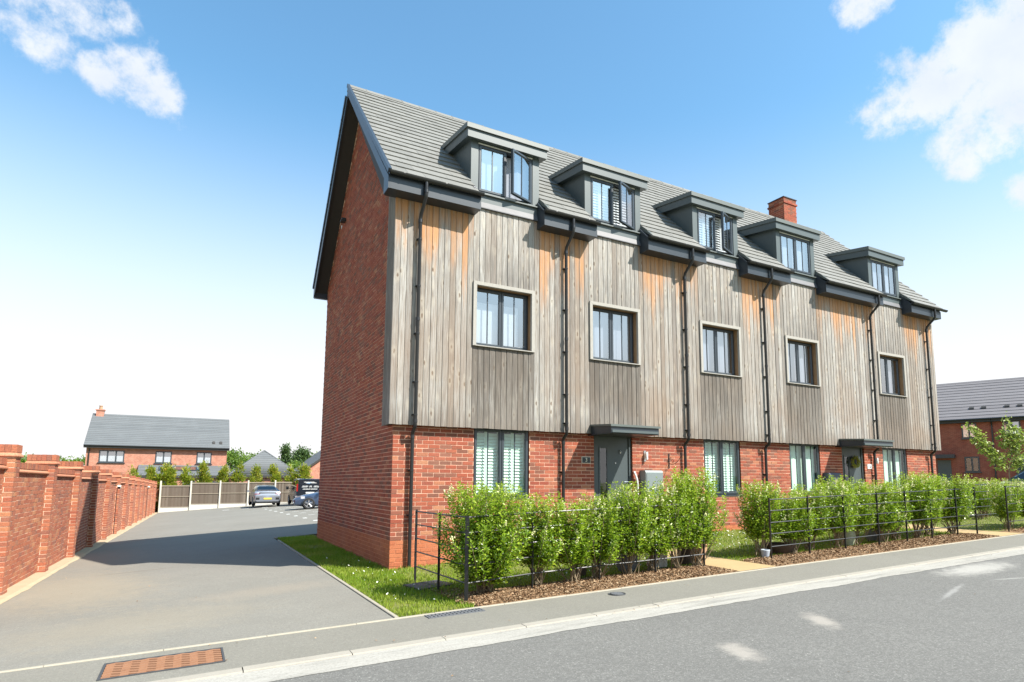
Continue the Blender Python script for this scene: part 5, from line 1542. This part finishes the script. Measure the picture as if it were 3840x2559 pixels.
# black van seen from behind
vst = [(0, .30, .62, .70, .72, .6), (.15, .22, .80, .86, .86, .74), (.75, .20, 1.00, 1.06, .90, .78), (.95, .20, 1.04, 1.12, .91, .76), (1.65, .20, 1.08, 1.78, .92, .78), (2.4, .20, 1.10, 1.84, .92, .79), (3.4, .20, 1.10, 1.84, .92, .79), (4.25, .22, 1.10, 1.80, .91, .78), (4.36, .28, 1.10, 1.76, .89, .76)]
vn = car('parked_van', 'black panel van with white lettering strips on its rear doors', (0, 0, 0), 0, M['car_black'], vst, ((.85, .91), (3.5, .91)), .33, cat='van')
vn.location = (4.20, 34.6 + 4.36, -.05); vn.rotation_euler = (0, 0, R(-90))
for sd in (-1, 1):
    MB().box(4.33, 4.385, sd * .80, sd * .90, .95, 1.45).build('tail_lamp', M['redlamp'], vn)
    MB().tube([(1.30, sd * .92, 1.12), (1.26, sd * 1.05, 1.14)], .02, 6).box(1.18, 1.32, sd * 1.0 if sd > 0 else -1.18, 1.18 if sd > 0 else -1.0, 1.05, 1.27).build('door_mirror', M['trimblack'], vn)
    MB().box(4.362, 4.372, sd * .05 if sd > 0 else -.72, .72 if sd > 0 else -.05, .55, 1.70).build('rear_door', M['car_black'], vn)
MB().box(4.365, 4.385, -.28, .28, .80, .90).build('number_plate', M['plate_white'], vn)
MB().box(4.28, 4.43, -.86, .86, .30, .52).build('rear_bumper', M['trimblack'], vn)
mb = MB()
for (y0, y1, z0, z1) in ((-.42, .30, 1.56, 1.60), (-.30, .42, 1.51, 1.545), (-.52, -.12, 1.29, 1.325), (-.05, .12, 1.29, 1.325), (.24, .55, 1.29, 1.325), (-.55, -.18, 1.23, 1.262), (-.08, .14, 1.23, 1.262), (.22, .58, 1.23, 1.262), (-.48, .48, 1.08, 1.125)):
    n = max(1, int((y1 - y0) / .055))
    for k in range(n):
        a = y0 + (y1 - y0) * k / n
        mb.box(4.373, 4.377, a, a + (y1 - y0) / n * .72, z0, z1 - (.0 if k % 3 else .008))
o = mb.build('white_sign_writing', M['white'], vn); o['kind'] = 'stuff'
MB().prism_x([(-.10 + .16 * math.cos(q), 1.535 + .05 * math.sin(q)) for q in np.linspace(0, 2 * math.pi, 15)[:-1]], 4.3725, 4.3745).build('emblem', simple('blue_emblem', (.06, .22, .45), .5), vn)
MB().box(4.372, 4.38, -.006, .006, .55, 1.70).build('door_gap', M['trimblack'], vn)
# pale car behind the far hedge
pc = car('parked_car', 'pale silver car whose roof shows above the hedge by the young tree', (24.7, 2.6, .66), math.atan2(-.93, .36), M['car_white'], hatch, ((.85, .89), (3.5, .89)), .33)

# ------------------------------------------------------------------ wooden fence with concrete posts
FY = 43.8
ff = thing('panel_fence', 'brown feather edge board fence with concrete posts behind the parked cars', 'fence', (0, FY, -.5))
zf = lambda x: -.80 + .17 * min(1, max(0, (x + 4.97) / 1.9)) if x < -3.05 else -.52 + .012 * (x + 3.05)
px = [-4.97 + 1.985 * k for k in range(9)]
for k, x in enumerate(px):
    z0 = zf(x) - (-.5) if k else -.30
    MB().box(-.055, .055, -.055, .055, -.3, 2.08).prism_z([(-.055, -.055), (.055, -.055), (.03, .03), (-.03, .03)], 2.08, 2.13).build('fence_post', M['fencepost'], ff, loc=(x, -.06, zf(x) + .5 if k else -.02))
    if k < len(px) - 1:
        z0 = zf(x + 1) + .5; a, b = x + .056, px[k + 1] - .056
        MB().box(a, b, -.03, .02, z0 - .3, z0 + .33).build('gravel_board', M['gravel_board'], ff)
        n = 16; bw = (b - a) / n
        for q in range(n):
            xa = a + q * bw
            V = [(xa - .012, -.004, z0 + .335), (xa + bw, -.016, z0 + .335), (xa + bw, .004, z0 + .335), (xa - .012, .002, z0 + .335)]
            V += [(p_[0], p_[1], z0 + 1.95 + random.uniform(-.004, .004)) for p_ in V]
            MB().add(V, [(0, 1, 5, 4), (1, 2, 6, 5), (3, 0, 4, 7), (4, 5, 6, 7)]).build('fence_board', M['fencewood'], ff)
        MB().box(a, b, -.05, -.018, z0 + .335, z0 + .38).build('fence_rail', M['fencerail'], ff)
        MB().box(a, b, -.05, -.018, z0 + 1.12, z0 + 1.17).build('fence_rail', M['fencerail'], ff)
        MB().box(a, b, -.055, .02, z0 + 1.90, z0 + 1.98).build('fence_rail', M['fencerail'], ff)
# screening bushes behind the fence
def bush_mesh(seed, h, r, n, ln, mat, shape):
    g_ = np.random.default_rng(seed)
    nc = 26
    ct = g_.uniform(0, 1, nc); ca = g_.uniform(0, 2 * np.pi, nc)
    rad = np.interp(ct, *shape) * r * .75
    C_ = np.stack([rad * np.cos(ca), rad * np.sin(ca), ct * h], 1)
    k = g_.integers(0, nc, n)
    P = C_[k] + g_.normal(0, 1, (n, 3)) * np.array([r * .24, r * .24, h * .055])
    out = unit(P * np.array([1, 1, .0]) + np.array([0, 0, .25]) + 1e-6)
    D = unit(out + g_.normal(0, .5, (n, 3)) + np.array([0, 0, .3])); N_ = unit(g_.normal(0, .6, (n, 3)) + np.array([0, 0, 1.0]))
    l_ = ln * g_.uniform(.6, 1.25, n)
    return leaf_mesh('foliage', P, D, N_, l_, l_ * .5, mat, np.clip(g_.normal(.12, .25, n) + .3 * (P[:, 2] / h - .6), 0, 1))
bv = [bush_mesh(70 + k, 3.3, .58, 4200, .19, M['laurel'], ([0, .15, .5, .8, 1.0], [.75, 1, .95, .62, .18])) for k in range(3)]
bst = MB().tube([(0, 0, -.1), (.02, 0, 1.2), (0, .02, 2.6)], [.05, .04, .015], 6); bst = mesh('stem', bst.v, bst.f, M['bark'])
BL = ['small bush rising over the far end of the garden wall', 'bush behind the fence just beyond the wall end', 'broad bush behind the first fence panel', 'round bush behind the second fence panel', 'narrow topped bush behind the third fence panel', 'slim bush at the end of the lean-to roof', 'bush before the middle of the hipped garage roof left slope', 'bush below the peak of the hipped garage roof', 'bush before the right slope of the hipped garage roof', 'bush behind the silver car and the van', 'last bush above the black van roof']
for k, x in enumerate([-6.82, -5.79, -4.66, -3.35, -2.15, -.74, .33, 1.62, 2.94, 4.36, 5.26]):
    o = thing('screen_bush', BL[k], 'bush', (x, 44.95 + .2 * (k % 2), -.75), k * 1.3, 'bushes behind the wooden fence')
    s_ = [.93, .97, 1.02, .98, 1.08, 1.0, 1.05, 1.02, 1.03, 1.0, 1.06][k]
    o.scale = ([.85, .9, 1.15, 1.0, .85, .78, .95, .8, .95, 1.0, 1.05][k],) * 2 + (s_,)
    link('foliage', bv[k % 3], o); link('stem', bst, o)

# ------------------------------------------------------------------ houses in the distance
def dist_brick(name, a, b):
    t = NT(name)
    g_ = t.noise(3.2, 6, .7); c = t.mix(t.rng(g_, .35, .7), a, b)
    br = t.n('ShaderNodeTexBrick'); br.inputs['Scale'].default_value = 1.0; br.inputs['Brick Width'].default_value = .225; br.inputs['Row Height'].default_value = .075; br.inputs['Mortar Size'].default_value = .009
    tc = t.n('ShaderNodeTexCoord'); sp = t.n('ShaderNodeSeparateXYZ'); t.put(sp.inputs[0], tc.outputs['Object']); cb = t.n('ShaderNodeCombineXYZ')
    t.put(cb.inputs[0], t.math('ADD', sp.outputs[0], sp.outputs[1])); t.put(cb.inputs[1], sp.outputs[2]); t.put(br.inputs['Vector'], cb.outputs[0])
    br.inputs['Color1'].default_value = (.9, .9, .9, 1); br.inputs['Color2'].default_value = (1.25, 1.15, 1.1, 1); br.inputs['Mortar'].default_value = (1.5, 1.7, 1.7, 1)
    c = t.mix(1.0, c, br.outputs[0], 'MULTIPLY')
    return t.end(t.bsdf(c, .9, 0, .2))
M['brick_pale'] = dist_brick('weathered_pink_brick', (.30, .13, .09), (.38, .185, .135))
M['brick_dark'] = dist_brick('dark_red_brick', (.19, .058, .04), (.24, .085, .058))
def slope_courses(mb, L, y0, z0, y1, z1, n, x0=0, over=.0):
    """tile courses as overlapping steps across the slope, in the local frame x=0..L"""
    for k in range(n):
        a, b = k / n, (k + 1) / n
        ya, za, yb, zb_ = y0 + (y1 - y0) * a, z0 + (z1 - z0) * a, y0 + (y1 - y0) * b, z0 + (z1 - z0) * b
        mb.add([(x0, ya, za + .045), (L, ya, za + .045), (L, yb, zb_ + .01), (x0, yb, zb_ + .01), (x0, ya, za - .01), (L, ya, za - .01)], [(0, 1, 2, 3), (4, 5, 1, 0)])
def house(label, org, rz, L, depth, z0, ze, zr, wallmat, tilemat, n_c, ridge_at=.5, group='houses beyond the car park', eave_over=.35, verge=.18):
    h = thing('brick_house', label, 'house', (org[0], org[1], 0), rz, group)
    yr = depth * ridge_at
    mb = MB()
    mb.box(0, L, 0, depth, z0, ze, skip=('t', 'b'))
    for x in (0, L): mb.add([(x, 0, ze), (x, depth, ze), (x, yr, zr - .1)], [(0, 1, 2)])
    mb.build('wall', wallmat, h)
    mb = MB(); sl = (zr - ze) / (yr)
    slope_courses(mb, L + verge, -eave_over, ze - .02 , yr, zr, n_c, -verge)
    mb.add([(-verge, yr, zr), (L + verge, yr, zr), (L + verge, depth + .3, ze), (-verge, depth + .3, ze)], [(0, 1, 2, 3)])
    rf = mb.build('roof', tilemat, h)
    MB().prism_x([(yr - .14, zr - .06), (yr, zr + .07), (yr + .14, zr - .06)], -verge, L + verge).build('ridge', tilemat, rf)
    MB().box(-verge, L + verge, -eave_over, -eave_over + .03, ze - .24, ze - .03).box(-verge, L + verge, -eave_over, 0, ze - .25, ze - .235).build('fascia', M['soffit'], h)
    mb = MB(); mb.tube([(-verge, -eave_over - .05, ze - .05), (L + verge, -eave_over - .05, ze - .05)], .055, 8); mb.build('gutter', M['pipe'], h)
    mb = MB()
    for x in (-verge, L + verge):
        mb.add([(x, -eave_over, ze - .2), (x, yr, zr - .18), (x, yr, zr + .04), (x, -eave_over, ze + .02)], [(0, 1, 2, 3)])
        mb.add([(x, depth + .3, ze - .2), (x, yr, zr - .18), (x, yr, zr + .04), (x, depth + .3, ze + .02)], [(0, 1, 2, 3)])
    mb.build('verge', M['soffit'], rf)
    return h
def house_window(h, x0, x1, z0, z1, n, glass='glass_up', curtain=True):
    mb = MB(); ring(mb, x0, x1, z0, z1, .09, -.03, .10)
    for k in range(1, n):
        xm = x0 + (x1 - x0) * k / n; mb.box(xm - .055, xm + .055, -.028, .1, z0 + .09, z1 - .09)
    mb.box(x0 - .08, x1 + .08, -.10, .02, z0 - .07, z0 - .001)
    w = mb.build('window', M['anthracite'], h)
    link('pane', mesh('pane', [(x0 + .08, -.012, z0 + .08), (x1 - .08, -.012, z0 + .08), (x1 - .08, -.012, z1 - .08), (x0 + .08, -.012, z1 - .08)], [(0, 1, 2, 3)], M[glass]), w)
    if curtain:
        MB().box(x0 + .09, x1 - .09, -.009, -.005, z0 + .09, z0 + (z1 - z0) * .55).build('blind', M['blind'], w)
    MB().box(x0 + .07, x1 - .07, -.008, -.004, z0 + .07, z1 - .07).build('interior', M['dark_room'], w)
    return w
hl = house('pink brick house with a grey tiled roof and chimney seen over the fence', (-11.05, 55.0), 0, 10.87, 7.0, -1.2, 4.72, 7.72, M['brick_pale'], M['tile2'], 17, .5)
for (a, b, n) in ((.93, 2.78, 3), (5.11, 6.38, 2), (8.37, 9.60, 2)): house_window(hl, a, b, 3.22, 4.28, n)
MB().tube([(.22, -.35, 4.6), (.22, -.08, 4.2), (.22, -.08, -1)], .045, 8).build('downpipe', M['pipe'], hl)
c_ = MB().box(.10, .68, 3.2, 3.8, 7.0, 8.06).box(.04, .74, 3.14, 3.86, 8.06, 8.16).build('chimney', M['brick_pale'], hl)
MB().lathe([(.15, 0), (.12, .30), (.15, .31), (.15, .37), (.0, .37)], (.40, 3.5, 8.16), 12).build('chimney_pot', M['terracotta'], c_)
for x in (9.6, 10.2): MB().prism_x([(.10, 5.05), (.32, 5.28), (.3, 5.36), (.10, 5.14)], x, x + .22).build('roof_vent', M['soffit'], hl)
mb = MB(); slope_courses(mb, 11.15, -1.75, 2.10, .0, 3.04, 7, 3.9); ln_ = mb.build('lean_to_roof', M['tile2'], hl)
MB().box(4.1, 10.9, -1.6, 0, -1.2, 2.1).build('lean_to_wall', M['brick_pale'], hl)
MB().box(3.9, 11.15, -1.80, -1.74, 1.88, 2.10).build('lean_to_fascia', M['soffit'], hl)
sl = .96 / 1.75
for x in (5.45, 6.65, 7.85):
    f = lambda y: 2.10 + (y + 1.75) * sl + .07
    V = [(x, -1.0, f(-1.0)), (x + .95, -1.0, f(-1.0)), (x + .95, -.35, f(-.35)), (x, -.35, f(-.35))]
    rl = MB(); rl.add([(p[0], p[1], p[2]) for p in V] + [(p[0], p[1], p[2] - .1) for p in V], [(0, 1, 2, 3), (0, 4, 5, 1), (1, 5, 6, 2), (3, 2, 6, 7), (0, 3, 7, 4)])
    w = rl.build('roof_window', M['anthracite'], hl)
    e_ = .07; g2 = lambda y: f(y) + .006
    link('pane', mesh('pane', [(x + e_, -1.0 + e_, g2(-1 + e_)), (x + .95 - e_, -1.0 + e_, g2(-1 + e_)), (x + .95 - e_, -.35 - e_, g2(-.35 - e_)), (x + e_, -.35 - e_, g2(-.35 - e_))], [(0, 1, 2, 3)], M['glass_up']), w)
for x in (5.2, 7.4, 9.4): house_window_ = MB().box(x, x + 1.0, -1.63, -1.595, .3, 1.6).build('window', M['anthracite'], hl)

# shaded house at the picture edge
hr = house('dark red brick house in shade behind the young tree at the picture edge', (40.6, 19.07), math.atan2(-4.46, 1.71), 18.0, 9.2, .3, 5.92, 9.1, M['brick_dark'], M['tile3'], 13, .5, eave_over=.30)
u0 = 6.51
house_window(hr, u0 + 1.28, u0 + 2.14, 4.60, 5.62, 2, 'glass_up', True); house_window(hr, u0 + 3.60, u0 + 4.55, 4.66, 5.68, 2, 'glass_up', True)  # upper blinds added to give these panes a pale bluish reflection
house_window(hr, u0 + 1.32, u0 + 2.16, 2.28, 3.33, 2, 'glass', False); house_window(hr, u0 + 4.17, u0 + 5.2, 2.2, 3.3, 2, 'glass', False)
house_window(hr, u0 + 6.2, u0 + 7.2, 4.6, 5.62, 2, 'glass_up', False)
for u in (3.0, 8.5): MB().tube([(u0 + u, -.32, 5.8), (u0 + u, -.06, 5.45), (u0 + u, -.06, .4)], .045, 8).build('downpipe', M['pipe'], hr)
MB().box(u0 - .5, u0 + .82, -.75, 0, 3.25, 3.50).build('canopy', M['fascia'], hr)
d_ = MB().box(u0 - .28, u0 + .52, -.04, .03, .75, 3.12).build('door', M['door'], hr); MB().tube([(u0 + .42, -.05, 1.9), (u0 + .42, -.09, 1.9), (u0 + .3, -.09, 1.9)], .014, 6).build('door_handle', M['chrome'], d_)
for u in (1.75, 2.45, 3.75, 4.45, 7.5): MB().prism_x([(.80, 6.60), (1.02, 6.74), (1.02, 6.88), (.84, 6.76)], u0 + u, u0 + u + .28).build('roof_vent', M['soffit'], hr)

# hipped garage and the small house beyond
gg = thing('hipped_garage', 'low building with a grey hipped roof behind the fence', 'garage', (2.75, 51.6, 0), 0, None)
MB().box(-2.7, 2.7, -2.4, 2.4, -1.2, 2.12, skip=('t',)).build('wall', M['brick_pale'], gg)
mb = MB(); n = 12
for k in range(n):
    a, b = k / n, (k + 1) / n
    ra, rb = 2.95 * (1 - a), 2.95 * (1 - b); sa, sb = 2.65 * (1 - a), 2.95 * (1 - b); za, zb_ = 2.14 + 2.26 * a, 2.14 + 2.26 * b
    A_ = [(-ra, -sa, za + .04), (ra, -sa, za + .04), (ra, sa, za + .04), (-ra, sa, za + .04)]; B_ = [(-rb, -sb, zb_ + .01), (rb, -sb, zb_ + .01), (rb, sb, zb_ + .01), (-rb, sb, zb_ + .01)]
    mb.add(A_ + B_ + [(p[0], p[1], za - .01) for p in A_], [(q, (q + 1) % 4, 4 + (q + 1) % 4, 4 + q) for q in range(4)] + [(8 + q, 8 + (q + 1) % 4, (q + 1) % 4, q) for q in range(4)])
rf = mb.build('roof', M['tile2'], gg)
for sx, sy in ((-1, -1), (1, -1), (1, 1), (-1, 1)): MB().tube([(sx * 2.95, sy * 2.65, 2.16), (0, 0, 4.43)], .06, 6).build('hip_ridge', M['tile2'], rf)
MB().box(-2.95, 2.95, -2.66, -2.62, 1.92, 2.13).build('fascia', M['soffit'], gg)
MB().box(-1.3, 1.3, -2.44, -2.4, -1.2, 1.2).build('garage_door', M['door'], gg)
hs = house('orange brick house end partly hidden by the terrace gable', (15.0, 52.0), R(90), 9.0, 8.6, -1.2, 2.55, 6.0, M['brick_pale'], M['tile2'], 12, .5)

# ------------------------------------------------------------------ trees
def tree(label, x, y, z0, top, r, mat, n, ln, seed, shape, name='broadleaf_tree', group='trees beyond the houses', nc=60, cat='tree'):
    n = int(n * 2.2)
    g_ = np.random.default_rng(seed); h = top - z0
    t_ = thing(name, label, cat, (x, y, z0), 0, group)
    ct = g_.uniform(.22, 1, nc); ca = g_.uniform(0, 2 * np.pi, nc)
    rad = np.interp(ct, *shape) * r * np.sqrt(g_.uniform(.25, 1, nc)); C_ = np.stack([rad * np.cos(ca), rad * np.sin(ca), ct * h * .94], 1)
    k = g_.integers(0, nc, n)
    P = C_[k] + g_.normal(0, 1, (n, 3)) * np.array([r * .15, r * .15, h * .045])
    D = unit(g_.normal(0, .8, (n, 3)) + unit(P - np.array([0, 0, h * .5])) * .6); N_ = unit(g_.normal(0, .7, (n, 3)) + np.array([0, 0, .9]))
    l_ = ln * g_.uniform(.6, 1.3, n)
    tint = np.clip(g_.normal(.0, .12, n) + .45 * (g_.random(nc)[k] - .35), 0, 1)
    link('crown', leaf_mesh('crown', P, D, N_, l_, l_ * .6, mat, tint), t_)
    mb = MB().tube([(0, 0, -.3), (.03 * h, 0, h * .3), (0, .02 * h, h * .8)], [h * .03, h * .022, h * .006], 7)
    for q in g_.integers(0, nc, 9):
        mb.tube([(0, 0, h * .3 * (.6 + .6 * g_.random())), C_[q] * .6 + np.array([0, 0, h * .1]), C_[q]], [h * .012, h * .008, h * .003], 5)
    mb.build('trunk', M['bark'], t_)
    return t_
bsh = ([0, .2, .4, .65, .85, 1], [.5, .8, 1, .95, .65, .2]); csh = ([0, .2, .5, .8, 1], [.9, 1, .6, .28, .03])
tree('round green tree just past the right end of the pink brick house roof', .9, 70, -1.2, 5.2, 2.9, M['treeleaf'], 2600, .30, 1, bsh)
tree('low green tree between the pink house and the hipped garage roof', 3.4, 74, -1.2, 5.0, 2.6, M['treeleaf'], 2200, .30, 2, bsh)
tree('mid green tree behind the hipped garage peak', 5.6, 78, -1.2, 4.9, 2.8, M['treeleaf'], 2200, .32, 3, bsh)
tree('slim dark conifer with a tall spike right of the garage roof', 7.0, 71, -1.2, 6.0, 1.5, M['conifer'], 1900, .26, 4, csh, 'conifer_tree')
tree('broad dark conifer with a blunt top left of the terrace gable', 8.55, 69, -1.2, 5.7, 2.0, M['conifer'], 2200, .28, 5, ([0, .3, .6, .85, 1], [.9, 1, .8, .5, .15]), 'conifer_tree')
tree('bright green tree above the right slope of the garage roof', 7.0, 61, -1.2, 3.7, 2.2, M['treeleaf'], 2000, .24, 6, bsh)
tree('green tree right against the terrace gable behind the small house', 10.6, 62.5, -1.2, 4.9, 2.5, M['treeleaf'], 2200, .26, 7, bsh)
tree('dark tree filling the gap behind the two conifers', 9.0, 75, -1.2, 4.9, 3.2, M['treeleaf'], 2200, .3, 8, bsh)
for k, (x, y, tp, lab) in enumerate(((-16.6, 100, 5.1, 'distant treetop just left of the pink house above the wall caps'), (-20.5, 104, 5.1, 'distant treetop over the second pier cap of the garden wall'), (-24.5, 108, 5.2, 'farthest treetop over the garden wall'))):
    tree(lab, x, y, -1.4, tp, 3.6, M['treeleaf'], 1200, .4, 30 + k, bsh)
# young tree on the side lawn
yt = thing('young_tree', 'slender young tree with pale yellow green leaves in two fans', 'tree', (27.9, 2.45, .62))
mb = MB().tube([(0, 0, -.1), (.02, .01, .8), (0, 0, 1.5)], [.035, .03, .026], 8)
limbs = [((0, 0, 1.5), (-.6, .35, 2.3), (-1.15, .6, 3.05)), ((-.25, .15, 1.85), (-.8, .5, 2.25), (-1.35, .75, 2.95)), ((-.4, .25, 2.0), (-.85, .45, 2.75), (-1.45, .75, 3.42)), ((0, 0, 1.5), (.15, -.12, 2.4), (.08, -.1, 3.75)), ((.1, -.08, 2.1), (.45, -.3, 2.5), (.75, -.45, 2.95)), ((.08, -.08, 2.3), (.3, -.25, 2.9), (.38, -.25, 3.3)), ((0, 0, 1.55), (.35, -.2, 1.8), (.6, -.35, 2.0)), ((0, 0, 1.55), (-.3, .25, 1.75), (-.55, .3, 2.05)), ((.1, -.08, 2.3), (-.1, .1, 2.7), (-.2, .0, 3.1))]
PP = []
g_ = np.random.default_rng(91)
for l_ in limbs:
    mb.tube(l_, [.016, .011, .005], 6)
    a, b, c = map(np.array, l_)
    for q in range(150):
        u = g_.uniform(.22, 1.02); p = (1 - u) ** 2 * a + 2 * u * (1 - u) * b + u * u * c
        PP.append(p + g_.normal(0, .115, 3))
mb.build('trunk', M['stem'], yt)
P = np.array(PP); n = len(P)
link('crown', leaf_mesh('crown', P, unit(g_.normal(0, .7, (n, 3)) + np.array([0, 0, -.3])), unit(g_.normal(0, .5, (n, 3)) + np.array([0, 0, 1])), g_.uniform(.10, .19, n), g_.uniform(.08, .15, n), M['maple'], np.clip(g_.normal(.2, .3, n), 0, 1)), yt)
